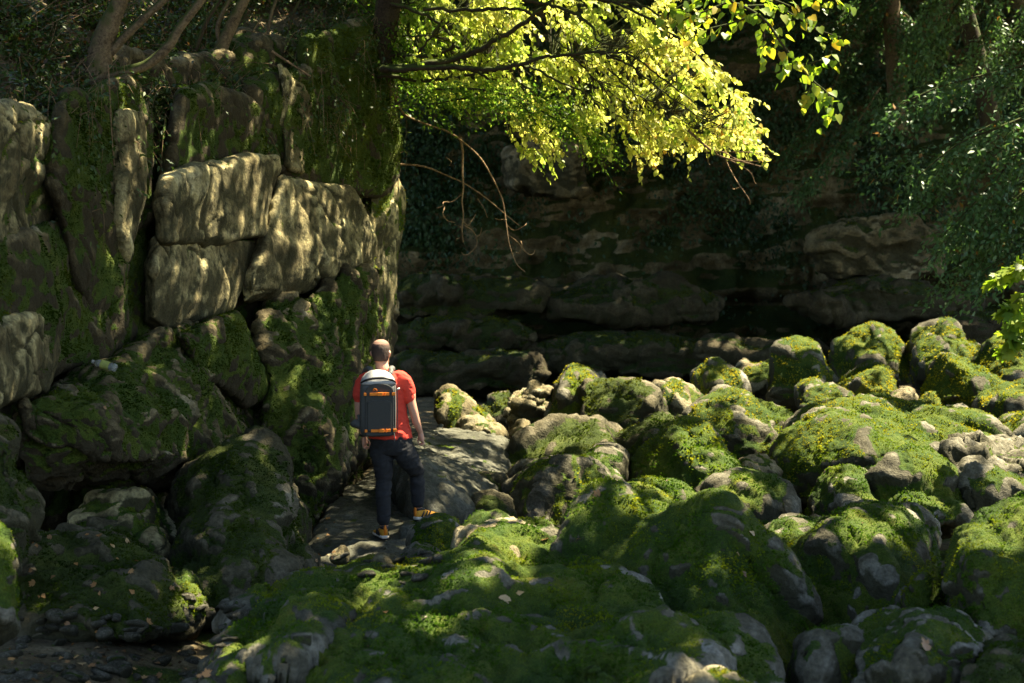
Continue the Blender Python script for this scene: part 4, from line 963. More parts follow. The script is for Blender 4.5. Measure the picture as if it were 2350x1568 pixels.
tint[(pxl[:, 0] < 985) & (rng.random(len(p)) < 0.6)] *= 0.4
LITPTS, SHPTS = [p[::3]], []
near = np.argsort(p[:, 1])[:300]
msk = np.ones(len(p), bool); msk[near] = False
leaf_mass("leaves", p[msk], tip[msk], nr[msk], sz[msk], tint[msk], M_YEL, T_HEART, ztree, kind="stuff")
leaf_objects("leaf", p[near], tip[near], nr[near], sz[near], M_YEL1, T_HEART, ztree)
tw = []
for i in range(len(st)):
    d2 = ((bpts - st[i]) ** 2).sum(1)
    j = int(d2.argmin())
    e = st[i] + dr[i] * ln[i] + np.array([0, 0, -0.35 * ln[i]])
    if d2[j] < 1.1:
        m = 0.5 * (bpts[j] + st[i]) + np.array([0, 0, 0.06]) + 0.05 * rng.normal(size=3)
        tw.append(tube_np(np.array([bpts[j], m, st[i], e]), 0.007, 0.0025, 3))
    else:
        tw.append(tube_np(np.array([st[i], e]), 0.004, 0.002, 3))
tubes("twigs", tw, M_BARKD, ztree, kind="stuff")
# a shaded green spray in front of it
spray = empty("tree", P(905, 240, 17.9), "darker green spray of leaves drooping below the glowing yellow tree", "tree")
setpos(spray)
l = [[(1000, 205), (1100, 205), (1180, 225), (1260, 265), (1330, 310), (1365, 345)], [(985, 240), (1080, 225), (1170, 228)], [(905, 240), (1000, 205)], [(1100, 207), (1220, 215), (1300, 260)], [(800, -20), (850, 30), (890, 90), (900, 150)], [(830, -60), (900, -20), (950, 20), (975, 70)], [(850, 120), (900, 160), (930, 200)]]
tw, S, D = [], [], []
for k, a in enumerate(l):
    a = np.array(a, float)
    c = catmull(PA(np.stack([a[:, 0], a[:, 1], np.full(len(a), 16.2 + 0.3 * k)], 1)), 8)
    tubes("branch", [tube_np(c, 0.015, 0.005, 5)], M_BARKD, spray)
    for pt in c[::1]:
        for _ in range(4):
            S.append(pt + 0.10 * rng.normal(size=3)); D.append(unit(np.array([0.8, 0.3 * rng.normal(), -0.35 + 0.35 * rng.normal()])))
S, D = np.array(S), np.array(D)
p, tip, nr, sz = twig_leaves(S, D, rng.uniform(0.15, 0.35, len(S)), 9, 0.06, rng, droop=0.15, spread=0.8)
leaf_mass("leaves", p, tip, nr, sz, np.clip(0.05 + 0.10 * rng.normal(size=len(p)), 0, 0.3), M_YEL, T_OVAL, spray, kind="stuff")

# ---- near branch hanging in from the top with big heart-shaped leaves
hb = empty("tree", P(1660, -140, 11.2), "close hanging branch of large bright green heart-shaped leaves at the top", "tree")
setpos(hb)
zc = lambda l: [(1504 + .36 * x, .36 * y) for x, y in l]
HB = [[(400, -200), (480, 0), (560, 40), (700, 130), (800, 270), (920, 420), (1010, 520), (1100, 600), (1110, 690)], [(560, 40), (760, 40), (900, 110), (1040, 190), (1180, 240)], [(500, 0), (350, 60), (200, 120), (100, 180)],
      [(640, 90), (480, 150), (330, 190), (200, 260)], [(700, 130), (690, 230), (690, 320)], [(850, 330), (830, 400)], [(900, -60), (1050, -10), (1200, 0)], [(560, -60), (700, -20), (860, 40), (960, 90)], [(920, 420), (1000, 400), (1110, 370)], [(1010, 520), (960, 610)], [(430, -60), (260, -10), (120, 60)]]
S, D = [], []
for k, a in enumerate(HB):
    a = np.array(zc(a))
    c = catmull(PA(np.stack([a[:, 0], a[:, 1], 11.1 + 0.25 * rng.normal() + 0 * a[:, 0]], 1)), 7)
    tubes("branch", [tube_np(c, 0.010 if k else 0.016, 0.004, 5)], M_BARKD, hb)
    S.append(c); D.append(unit(np.gradient(c, axis=0)))
S, D = np.concatenate(S), np.concatenate(D)
ok = topx(S)[:, 1] > -60
S, D = S[ok], D[ok]
p, tip, nr, sz = twig_leaves(S, D, np.full(len(S), 0.10), 3, 0.068, rng, droop=1.0, spread=0.9, curl=0.35)
p = p + 0.03 * rng.normal(size=p.shape)
LITPTS.append(p)
sel = rng.permutation(len(p))[:300]
leaf_objects("leaf", p[sel], tip[sel], nr[sel] + np.array([0, -0.5, 0]), sz[sel], M_LIN1, T_HEART, hb)

# ---- shaded trees on the right with long drooping sprays
def spray_tree(label, trunk, lines, Y, leaf, per, seed, mat, nsub=5, tint0=0.45, T=T_OVAL, jit=0.8, ang=2.45, rr=(0.2, 0.12), barkm=None):
    r = np.random.default_rng(seed)
    t = empty("tree", P(*trunk[0]), label, "tree")
    setpos(t)
    tubes("trunk", [tube_np(catmull(PA(np.array(trunk, float))), rr[0], rr[1], 9, 0.2, seed)], barkm or M_BARKD, t)
    S, D, L = [], [], []
    for k, a in enumerate(lines):
        a = np.array(a, float)
        c = catmull(PA(np.stack([a[:, 0], a[:, 1], Y + jit * r.normal() + 0 * a[:, 0]], 1)), 7)
        tubes("branch", [tube_np(c, 0.03, 0.007, 5, 0.1)], barkm or M_BARKD, t)
        d = unit(np.gradient(c, axis=0))
        for i in range(len(c)):
            for _ in range(nsub):
                g = d[i] * 0.9 + np.array([0.35 * r.normal(), 0.5 * r.normal(), -0.30 + 0.15 * r.normal()])
                S.append(c[i] + 0.09 * r.normal(size=3) + np.array([0, 0, -0.12 * r.random()])); D.append(unit(g)); L.append(r.uniform(0.25, 0.6))
    S, D, L = np.array(S), np.array(D), np.array(L)
    p, tip, nr, sz = twig_leaves(S, D, L, per, leaf, r, droop=0.25, spread=0.85)
    tint = np.clip(tint0 + 0.22 * fbm(p * 0.9, seed, 3) + 0.14 * r.normal(size=len(p)), 0, 0.93)
    tint[r.random(len(p)) < 0.012] = 1.0
    if seed != 51: SHPTS.append(p[::4])
    leaf_mass("leaves", p, tip, nr, sz, tint, mat, T, t, kind="stuff")
    tw = [tube_np(np.array([S[i], S[i] + D[i] * L[i] - np.array([0, 0, 0.35 * L[i]])]), 0.005, 0.002, 3) for i in range(0, len(S), 2)]
    tubes("twigs", tw, M_BARKD, t, kind="stuff")
    return t
spray_tree("tree at the right edge with blue-green leaf sprays drooping low toward the boulders", [(2520, 900, 21.5), (2480, 400, 21.5), (2440, -100, 21.3), (2420, -400, 21)],
           [[(2480, 100), (2350, 150), (2170, 195), (2062, 243)], [(2480, 180), (2350, 250), (2190, 325), (2030, 365)], [(2480, 260), (2350, 310), (2230, 370), (2110, 440)], [(2480, 320), (2350, 345), (2270, 430), (2160, 545)],
            [(2480, 400), (2370, 430), (2300, 480), (2215, 530)], [(2480, 450), (2380, 500), (2290, 550), (2180, 630)], [(2480, 520), (2400, 540), (2330, 580), (2240, 630)], [(2480, 220), (2300, 290), (2200, 330), (2100, 410)], [(2480, 380), (2350, 400), (2250, 470), (2190, 500)]], 21.5, 0.105, 9, 51, M_DKG)
spray_tree("tree top right behind, yellow-flecked sprays hanging beside its slim trunk", [(2300, 420, 27), (2240, 120, 27), (2180, -100, 27), (2150, -300, 27)],
           [[(2240, -40), (2190, 20), (2160, 80), (2125, 130)], [(2300, -20), (2270, 60), (2220, 130), (2170, 180)], [(2380, -10), (2330, 70), (2270, 120), (2200, 160)], [(2400, 40), (2380, 100), (2320, 160), (2270, 220)], [(2200, -60), (2150, -10), (2120, 50), (2105, 100)]], 26.5, 0.10, 9, 52, M_DKG, tint0=0.6)
spray_tree("dim tree against the dark cliff, top centre right, with a thin straight trunk", [(2062, 300, 33.5), (2048, 60, 33.5), (2040, -60, 33.5), (2035, -200, 33.5)],
           [[(2040, -20), (1980, 30), (1930, 90), (1880, 140)], [(2040, 20), (2000, 90), (1960, 150), (1930, 210)], [(2040, -20), (1930, -10), (1850, 20), (1780, 70)], [(2050, 40), (2080, 100), (2060, 190), (2020, 260)], [(2040, 0), (1960, 20), (1900, 60), (1850, 110)], [(2050, 10), (2100, 60), (2120, 150), (2130, 240)], [(1950, 120), (1900, 220), (1850, 300), (1800, 360)], [(2020, 200), (1960, 290), (1900, 360), (1840, 420)]], 33, 0.12, 9, 53, M_DKG, tint0=0.38, rr=(0.22, 0.2), barkm=M_BARK)
# ---- glowing lobed leaves at the right edge
fg = empty("shrub", P(2420, 800, 14.5), "glowing bright green lobed leaves poking in at the right edge", "shrub")
setpos(fg)
zf = lambda l: [(1598 + .3202 * x, 376 + .3202 * y) for x, y in l]
S, D = [], []
for a in ([(2600, 760), (2450, 720), (2300, 730), (2180, 790)], [(2600, 900), (2480, 900), (2360, 940), (2250, 1010)], [(2600, 1050), (2450, 1040), (2340, 1080), (2270, 1150)], [(2600, 1200), (2450, 1200), (2350, 1230), (2280, 1270)], [(2600, 620), (2460, 650), (2380, 690)]):
    a = np.array(zf(a))
    c = catmull(PA(np.stack([a[:, 0], a[:, 1], 14.4 + 0.2 * rng.normal() + 0 * a[:, 0]], 1)), 6)
    tubes("branch", [tube_np(c, 0.012, 0.004, 5)], M_BARK, fg)
    S.append(c[4:]); D.append(unit(np.gradient(c, axis=0))[4:])
S, D = np.concatenate(S), np.concatenate(D)
p, tip, nr, sz = twig_leaves(S, D, np.full(len(S), 0.10), 3, 0.15, rng, droop=0.5, spread=0.7)
LITPTS.append(p)
leaf_objects("leaf", p, tip, nr + np.array([0, -0.4, 0.3]), sz, M_FIG1, T_LOBE, fg)

# ---- ivy and ferns on the far cliff
def on_faces(V, F, N, w, n, rng):
    _, A = vnorm(V, F)
    ww = A * w
    idx = rng.choice(len(F), n, p=ww / ww.sum())
    u, v = rng.random(n)[:, None], rng.random(n)[:, None]
    q = V[F[idx]]
    return (1 - u) * (1 - v) * q[:, 0] + u * (1 - v) * q[:, 1] + u * v * q[:, 2] + (1 - u) * v * q[:, 3], unit(N[F[idx]].mean(1))
def far_ivy():
    V, F, N = FAR
    r = np.random.default_rng(81)
    fc = V[F].mean(1)
    px = topx(fc)
    n = fbm(fc * 0.55, 82, 4)
    up = sstep(650, 250, px[:, 1] - 0.16 * (px[:, 0] - 1500)) 
    w = np.clip(n + 0.25, 0, 1) * (0.08 + 0.9 * up) + 0.8 * np.exp(-((px[:, 0] - 970) / 90) ** 2) * sstep(650, 500, px[:, 1])
    w += 0.55 * np.clip(n + 0.05, 0, 1) * sstep(640, 480, px[:, 1]) * sstep(880, 1000, px[:, 0])
    w *= (px[:, 0] > 780) & (px[:, 0] < 2560) & (px[:, 1] > -200)
    w *= 1 - 0.9 * np.exp(-((px[:, 0] - 2000) / 160) ** 2 - ((px[:, 1] - 600) / 90) ** 2)
    w *= 1 - 0.85 * np.exp(-((px[:, 0] - 1260) / 90) ** 2 - ((px[:, 1] - 410) / 60) ** 2)
    c, nn = on_faces(V, F, N, w + 1e-6, 7500, r)
    per = 9
    p = np.repeat(c, per, 0) + r.normal(size=(len(c) * per, 3)) * np.array([0.22, 0.15, 0.22])
    nn = np.repeat(nn, per, 0)
    p = p + nn * (0.10 + 0.25 * r.random((len(p), 1)))
    tip = np.array([0, -0.2, -0.8]) + 0.55 * r.normal(size=p.shape)
    nr = nn * 0.6 + np.array([0, -0.3, 0.6]) + 0.5 * r.normal(size=p.shape)
    leaf_mass("ivy_foliage", p, tip, nr, r.uniform(0.08, 0.16, len(p)), np.clip(0.45 + 0.3 * fbm(p * 0.5, 83, 3) + 0.16 * r.normal(size=len(p)), 0, 1), M_IVY, T_DIAM, None, kind="stuff")
far_ivy()
# ---- undergrowth on the bank and hanging from the cliff top
def bank_growth():
    V, F, N = BANK
    r = np.random.default_rng(91)
    fc = V[F].mean(1)
    px = topx(fc)
    w = np.clip(fbm(fc * 0.9, 92, 4) + 0.28, 0.03, 1) * (px[:, 0] > -60) * (px[:, 1] > -60) * (px[:, 0] < 960)
    c, nn = on_faces(V, F, N, w + 1e-7, 6500, r)
    S = c + nn * 0.05
    D = unit(nn * 0.7 + np.array([0, -0.2, 0.5]) + 0.6 * r.normal(size=S.shape))
    p, tip, nr, sz = twig_leaves(S, D, r.uniform(0.1, 0.4, len(S)), 8, 0.055, r, droop=0.3, spread=0.8)
    t = np.clip(0.42 + 0.35 * fbm(p * 0.8, 93, 3) + 0.15 * r.normal(size=len(p)), 0, 0.70)
    b = r.random(len(p)) < 0.22
    t[b] = r.uniform(0.7, 0.97, b.sum())
    leaf_mass("undergrowth", p, tip, nr, sz, t, M_UND, T_DIAM, None, kind="stuff")
    tw = []
    for i in range(0, 900):
        a = c[i]
        d = unit(np.array([r.normal(), 0.5 * r.normal(), 0.6 * r.normal() + 0.1]))
        L = r.uniform(0.2, 0.7)
        tw.append(tube_np(catmull(np.array([a, a + d * L * .5 + 0.06 * r.normal(size=3), a + d * L + 0.1 * r.normal(size=3)]), 3), 0.005, 0.002, 3))
    tubes("dead_twigs", tw, M_TWIG, None, kind="stuff")
bank_growth()
def bank_fringe():
    """leafy stems and dry grass hanging over the lip of the cliff"""
    V, F, N = BANK
    r = np.random.default_rng(191)
    px = topx(V)
    lip = np.where((np.arange(len(V)) < 220 * 9) & (px[:, 0] > -40) & (px[:, 0] < 930))[0]
    i = r.choice(lip, 1500)
    st = V[i] + np.stack([0.15 * r.normal(size=1500), -np.abs(0.35 * r.normal(size=1500)), 0.15 * r.normal(size=1500)], 1)
    keep = fbm(st * 1.1, 192, 3) > -0.12
    st = st[keep]
    D = unit(np.array([0.0, -0.45, -0.55]) + 0.45 * r.normal(size=st.shape))
    L = r.uniform(0.2, 0.6, len(st))
    p, tip, nr, sz = twig_leaves(st, D, L, 9, 0.055, r, droop=0.6, spread=0.7)
    t = np.clip(0.42 + 0.35 * fbm(p * 0.9, 193, 3) + 0.14 * r.normal(size=len(p)), 0, 0.72)
    leaf_mass("hanging_foliage", p, tip, nr, sz, t, M_UND, T_DIAM, None, kind="stuff")
    tubes("hanging_stems", [tube_np(catmull(np.array([st[k], st[k] + D[k] * L[k] * .6, st[k] + D[k] * L[k] + np.array([0, 0, -.3 * L[k]])]), 3), 0.004, 0.002, 3) for k in range(0, len(st), 2)], M_TWIG, None, kind="stuff")
bank_fringe()
def rock_growth():
    """small plants, dry grass and ivy that hang from the cliff blocks"""
    r = np.random.default_rng(95)
    P_, T_, N_, S_, C_, tw = [], [], [], [], [], []
    for o, (V, F, N, mk) in ROCKS:
        if o.parent is not cliff:
            continue
        px = topx(V)
        sel = (N[:, 1] < 0.3) & (N[:, 2] > -0.3) & (px[:, 1] < 560) & (px[:, 1] > -20) & (px[:, 0] > -20)
        wgt = (sstep(520, 200, px[:, 1]) * 0.6 + 0.9 * (px[:, 0] > 730) * sstep(480, 250, px[:, 1]) + 0.35 * (px[:, 0] < 300)) * (mk > 0.3) * sel * np.clip(fbm(V * 1.2, 96, 3) + 0.15, 0, 1)
        k = int(min(2200, wgt.sum() * 0.05))
        if k < 5:
            continue
        idx = r.choice(len(V), k, p=wgt / wgt.sum())
        st = V[idx] + N[idx] * 0.02
        dd = unit(N[idx] * 0.8 + np.array([0, 0, -0.4]) + 0.5 * r.normal(size=st.shape))
        p, tip, nr, sz = twig_leaves(st, dd, r.uniform(0.1, 0.35, k), 7, 0.05, r, droop=0.5, spread=0.7)
        P_.append(p); T_.append(tip); N_.append(nr); S_.append(sz)
        for i in range(0, k, 2):
            e = st[i] + N[idx[i]] * 0.08 + np.array([0.04 * r.normal(), 0, -r.uniform(0.12, 0.4)])
            tw.append(tube_np(catmull(np.array([st[i], st[i] + N[idx[i]] * 0.09, e]), 3), 0.003, 0.0015, 3))
    p = np.concatenate(P_)
    t = np.clip(0.40 + 0.35 * fbm(p * 0.9, 97, 3) + 0.14 * r.normal(size=len(p)), 0, 0.8)
    leaf_mass("cliff_foliage", p, np.concatenate(T_), np.concatenate(N_), np.concatenate(S_), t, M_UND, T_DIAM, None, kind="stuff")
    tubes("dry_grass", tw, M_TWIG, None, kind="stuff")
rock_growth()
# ---- trees standing on the bank, seen by their lower stems
def stems(label, base, L, Y, mat, ivy=0):
    t = empty("tree", P(*base), label, "tree")
    setpos(t)
    for k, (a, w0, w1) in enumerate(L):
        a = np.array(a, float)
        yy = Y + (a[:, 2] if a.shape[1] > 2 else 0)
        c = catmull(PA(np.stack([a[:, 0], a[:, 1], yy + 0 * a[:, 0]], 1)), 7)
        tubes("trunk" if k == 0 else "branch", [tube_np(c, w0 / FPX * Y / 2, w1 / FPX * Y / 2, 12, 0.18, 3 + k)], mat, t)
    return t
stems("tan tree splitting into three leaning stems on the bank at the top left", (228, 190, 12.9), [([(205, 215), (222, 170), (238, 95), (258, 40), (276, 0), (310, -90)], 66, 28), ([(240, 140), (269, 103), (324, 48), (377, 0), (440, -60)], 22, 15), ([(240, 175), (288, 163), (336, 149), (384, 108), (420, 53), (461, 0), (500, -70)], 26, 19)], 12.8, M_BARK)
stems("slim leaning brown trunk among dry twigs, second tree from the left on the bank", (500, 118, 15.5), [([(490, 150), (510, 105), (535, 50), (560, 0), (590, -60)], 34, 22), ([(510, 110), (500, 60), (530, -10)], 14, 9)], 15.5, M_BARK)
stems("short upright trunk with one side limb, on the bank left of the glowing leaves", (727, 70, 18.2), [([(722, 90), (727, 50), (731, 0), (738, -60)], 32, 26), ([(750, 62), (765, 50), (795, 30), (825, 12), (870, -40)], 18, 12), ([(680, 50), (705, 22), (745, 8)], 8, 5)], 18.2, M_BARK)
for k, (x0, y0, x1, y1, w) in enumerate([(440, 120, 520, -20, 12), (610, 120, 640, -20, 9), (655, 95, 700, -20, 7), (560, 130, 600, 40, 6), (800, 110, 835, -20, 10), (860, 70, 905, -20, 12)]):
    stems(["thin dark leaning stem between the tan tree and the slim brown trunk", "thin upright stem in the middle of the bank", "hair-thin stem left of the short upright trunk", "short dead stem under the slim brown trunk", "leaning stem right of the short upright trunk", "dark slanting stem at the right end of the bank by the yellow tree"][k], (x0, y0 + 10, cb(x0) + 1.0), [([(x0, y0 + 20), ((x0 + x1) / 2 - 6, (y0 + y1) / 2), (x1, y1)], w, w * .7)], cb(x0) + 1.0, M_BARK if k % 2 else M_BARKD)
def stick(name, label, cat, pts, Y, w0, w1, mat):
    a = np.array(pts, float)
    c = catmull(PA(np.stack([a[:, 0], a[:, 1], Y + (a[:, 2] if a.shape[1] > 2 else 0 * a[:, 0])], 1)), 7)
    base = c[0]
    V, F = tube_np(c, w0 / FPX * Y / 2, w1 / FPX * Y / 2, 6, 0.1, 4)
    o = link(name, mesh_np(name, V - base, F, mat, None, True), None, base)
    return tag(o, label, cat)
stick("fallen_branch", "thin straight fallen stick leaning on the mossy cliff top", "stick", [(624, 118), (665, 145), (712, 175)], 15.0, 7, 4, M_TWIG)
stick("hanging_vine", "long pair of vine stems hanging down the cliff left of the crack", "vine", [(248, 150), (252, 220), (256, 300), (262, 380)], 12.0, 4, 3, M_TWIG)
va = lambda l: [(846 + .3202 * x, .3202 * y) for x, y in l]
vb = lambda l: [(846 + .3202 * x, 282 + .3202 * y) for x, y in l]
def vine(label, main, twigs, Y):
    e = empty("hanging_vine", P(main[0][0], main[0][1], Y), label, "vine")
    setpos(e)
    for k, l in enumerate([main] + twigs):
        a = np.array(l, float)
        c = catmull(PA(np.stack([a[:, 0], a[:, 1], np.full(len(a), Y)], 1)), 6)
        c[:, 1] += 0.15 * np.sin(np.linspace(0, 5, len(c)) + k)
        tubes("stem" if k == 0 else "twig", [tube_np(c, 0.017 if k == 0 else 0.008, 0.007 if k == 0 else 0.005, 6)], M_TWIG, e)
vine("long brown vine curving down from the cliff edge to a hooked tip", va([(120, 620), (180, 690), (250, 810), (400, 880), (550, 930), (660, 1000), (800, 1130), (900, 1300)]) + vb([(960, 560), (985, 720), (1010, 880), (1060, 1010), (1120, 1070)]),
     [vb([(985, 720), (1040, 770), (1110, 745), (1133, 722)]), vb([(1000, 800), (1060, 850), (1092, 890), (1080, 935), (1055, 930)]), vb([(1092, 850), (1110, 910), (1150, 945), (1180, 938), (1196, 905)]), vb([(985, 700), (940, 695), (905, 683)])], 18)
vine("straight hanging vine with curled pale twig ends, left of the long curved one", vb([(655, 100), (672, 200), (668, 330), (676, 460), (668, 560), (680, 660), (672, 760), (680, 860)]),
     [vb([(668, 500), (600, 560), (540, 570), (535, 600), (487, 617)]), vb([(540, 600), (535, 660), (570, 705), (612, 712)]), vb([(660, 690), (715, 740), (740, 700), (765, 652)]), vb([(672, 760), (640, 735), (612, 730)]), vb([(690, 740), (740, 770), (772, 820), (768, 880), (715, 938), (680, 945), (668, 930)]), vb([(772, 820), (800, 790), (812, 755)]), vb([(660, 815), (620, 845)]), vb([(550, 240), (595, 285), (580, 305)])], 18.3)
vine("dark bare branch crossing behind the hanging vines", vb([(60, 300), (250, 295), (400, 310), (550, 370), (680, 430), (800, 510), (900, 590), (980, 660), (1080, 740)]), [vb([(780, 540), (830, 620), (850, 680)])], 19.5)
vine("bare dry twigs fanning out under the right end of the yellow leaves", [(1580, 300), (1640, 345), (1670, 365), (1740, 385)], [[(1640, 345), (1700, 350), (1755, 360)], [(1670, 365), (1690, 420), (1715, 460), (1725, 468)], [(1670, 365), (1720, 400), (1740, 420)], [(1600, 320), (1625, 360), (1632, 378)], [(1650, 350), (1700, 365), (1745, 372)], [(1700, 430), (1675, 436)]], 15.6)
# ------------------------------------------------------------------ the man
M_SKIN = simple_mat("skin", (0.50, 0.26, 0.17), 0.55, 0.4, 60, 0.08)
def hair_mat():
    m = NT("cropped_hair")
    tc = m.n("TexCoord").outputs["Object"]
    n = m.noise(tc, 260.0, 4, 0.7)
    z = m.n("SeparateXYZ", {0: tc}).outputs[2]
    f = m.ramp(m.math('ADD', m.math('MULTIPLY', m.math('SUBTRACT', z, 1.70), 9.0), m.math('MULTIPLY', n, 0.6)), [(0.55, 0.0), (1.15, 0.6)])  # skin tone mixed in upward: thinning hair, plus sunlight painted on the top
    c = m.mix(f, m.mix(n, (0.018, 0.011, 0.008), (0.06, 0.04, 0.03)), (0.36, 0.20, 0.14))
    return m.surf(m.n("BsdfPrincipled", {"Base Color": c, "Roughness": 0.8, "Specular IOR Level": 0.3, "Normal": m.n("Bump", {"Strength": 0.3, "Distance": 0.004, "Height": n}).outputs[0]}).outputs[0])
M_HAIR = hair_mat()
M_SHIRT = simple_mat("coral_red_cotton", (0.62, 0.062, 0.040), 0.85, 0.15, 90, 0.10, 0.1)
M_TROUS = simple_mat("charcoal_cloth", (0.020, 0.020, 0.021), 0.8, 0.25, 160, 0.25, 0.15)
M_PACK = simple_mat("dark_grey_nylon", (0.024, 0.025, 0.021), 0.6, 0.4, 120, 0.2, 0.1)
M_PACKL = simple_mat("pale_grey_nylon", (0.36, 0.355, 0.34), 0.6, 0.35, 120, 0.15, 0.1)
M_PACKG = simple_mat("mid_grey_nylon", (0.085, 0.085, 0.078), 0.6, 0.35, 120, 0.2, 0.1)
M_ORANGE = simple_mat("orange_webbing", (0.75, 0.21, 0.015), 0.6, 0.3, 200, 0.15, 0.1)
M_BLACK = simple_mat("black_plastic", (0.012, 0.012, 0.013), 0.45, 0.4, 80, 0.2)
M_SHOE = simple_mat("ochre_shoe_fabric", (0.58, 0.27, 0.025), 0.7, 0.3, 120, 0.2, 0.1)
M_SOLE = simple_mat("cream_foam", (0.62, 0.56, 0.46), 0.7, 0.3, 80, 0.12)
M_EYE = simple_mat("eye_white", (0.7, 0.68, 0.65), 0.2, 0.5, 30, 0.05)
def zx(x): return -1.665 + 0.0012985 * x
def zz(y): return 1.898 - 0.0012985 * y
def ring_loft(rings, k=20, pw=2.0):
    """horizontal superellipse rings (x, y, z, rx, ry[, yaw])"""
    V = []
    a = np.arange(k) * 2 * np.pi / k
    for r in rings:
        x, y, z, rx, ry = r[:5]
        yaw = r[5] if len(r) > 5 else 0.0
        c, s = np.cos(a), np.sin(a)
        lx = np.sign(c) * np.abs(c) ** (2 / pw) * rx
        ly = np.sign(s) * np.abs(s) ** (2 / pw) * ry
        V.append(np.stack([x + lx * math.cos(yaw) - ly * math.sin(yaw), y + lx * math.sin(yaw) + ly * math.cos(yaw), np.full(k, z)], 1))
    n = len(rings)
    V = np.concatenate(V)
    i = (np.arange(n - 1)[:, None] * k + np.arange(k)[None]); j = (np.arange(n - 1)[:, None] * k + (np.arange(k)[None] + 1) % k)
    F = np.stack([i, j, j + k, i + k], 2).reshape(-1, 4)
    return V, F, k, n
def to_bm(bm, V, F, k=None, n=None):
    vs_ = [bm.verts.new(v) for v in V]
    for f in F:
        try: bm.faces.new([vs_[i] for i in f])
        except ValueError: pass
    if k:
        bm.faces.new([vs_[i] for i in range(k)][::-1])
        bm.faces.new([vs_[(n - 1) * k + i] for i in range(k)])
def add_rings(bm, rings, k=20, pw=2.0): to_bm(bm, *ring_loft(rings, k, pw))
def add_limb(bm, pts, rad, k=14, sub=4):
    p = np.array(pts, float)
    r = np.interp(np.linspace(0, len(p) - 1, (len(p) - 1) * sub + 1), range(len(p)), rad)
    c = catmull(p, sub)
    V, F = tube_np(c, r[:, None], 0, k)
    n = len(c)
    to_bm(bm, V, F, k, n)
    for q, rr in ((c[0], r[0]), (c[-1], r[-1])):
        add_ball(bm, q, (rr * .96,) * 3)
def add_ball(bm, c, r, seg=12):
    m = Matrix.Translation(Vector(c)) @ Matrix.Diagonal((r[0], r[1], r[2], 1))
    bmesh.ops.create_uvsphere(bm, u_segments=seg, v_segments=seg // 2 + 2, radius=1.0, matrix=m)
def cloth(name, bm, voxel, mat, parent, sm=4, fn=None, mats=None, matfn=None):
    bmesh.ops.recalc_face_normals(bm, faces=bm.faces[:])
    me = bpy.data.meshes.new("t"); bm.to_mesh(me); bm.free()
    V, F = remesh_mesh(me, voxel)
    E = edges_of(F)
    V = smooth(V, E, sm)
    if fn is not None:
        N, _ = vnorm(V, F)
        V = V + N * fn(V, N)[:, None]
    base = np.array(parent.matrix_world.translation)
    fm = None
    if matfn is not None:
        fm = matfn(V[F].mean(1))
    return link(name, mesh_np(name, V - base, F, mats or mat, None, True, fm), parent)
man = empty("person", (-1.13, 12.8, 0.0), "man in a red t-shirt and dark trousers standing with his back turned, cropped hair", "person")
setpos(man)
HX, HYY = -1.182, 12.80
yaw = math.radians(-16)
bm = bmesh.new()
add_rings(bm, [(HX + .012, HYY + .02, 1.565, .048, .060, yaw), (HX + .006, HYY + .022, 1.60, .062, .082, yaw), (HX, HYY + .015, 1.64, .071, .094, yaw), (HX, HYY + .006, 1.68, .0775, .100, yaw), (HX, HYY, 1.72, .079, .101, yaw), (HX, HYY, 1.752, .071, .091, yaw), (HX, HYY, 1.777, .052, .068, yaw), (HX, HYY, 1.790, .022, .03, yaw)])
fx, fy = math.sin(-yaw), math.cos(yaw)          # facing direction
rx_, ry_ = math.cos(yaw), math.sin(yaw)         # his right
def hp(f, r, z): return (HX + fx * f + rx_ * r, HYY + .006 + fy * f + ry_ * r, z)
add_limb(bm, [hp(.092, 0, 1.685), hp(.108, 0, 1.655), hp(.118, 0, 1.637)], [.009, .012, .014])       # nose
add_ball(bm, hp(.098, 0, 1.603), (.024, .014, .010)); add_ball(bm, hp(.090, 0, 1.575), (.022, .018, .016))   # lips, chin
add_ball(bm, hp(.088, .03, 1.690), (.022, .012, .009)); add_ball(bm, hp(.088, -.03, 1.690), (.022, .012, .009))  # brow
for s in (-1, 1):
    add_limb(bm, [hp(.004, s * .080, 1.690), hp(-.010, s * .089, 1.672), hp(-.004, s * .084, 1.648), hp(.004, s * .078, 1.636)], [.010, .013, .011, .007], 8)
add_limb(bm, [(-1.150, 12.79, 1.47), (-1.160, 12.785, 1.52), (HX + .006, HYY, 1.585)], [.066, .060, .058])
add_rings(bm, [(-1.10, 12.8, .93, .14, .095), (-1.11, 12.8, 1.1, .13, .09), (-1.15, 12.8, 1.35, .155, .095), (-1.155, 12.8, 1.46, .13, .075), (-1.155, 12.79, 1.5, .07, .06)])
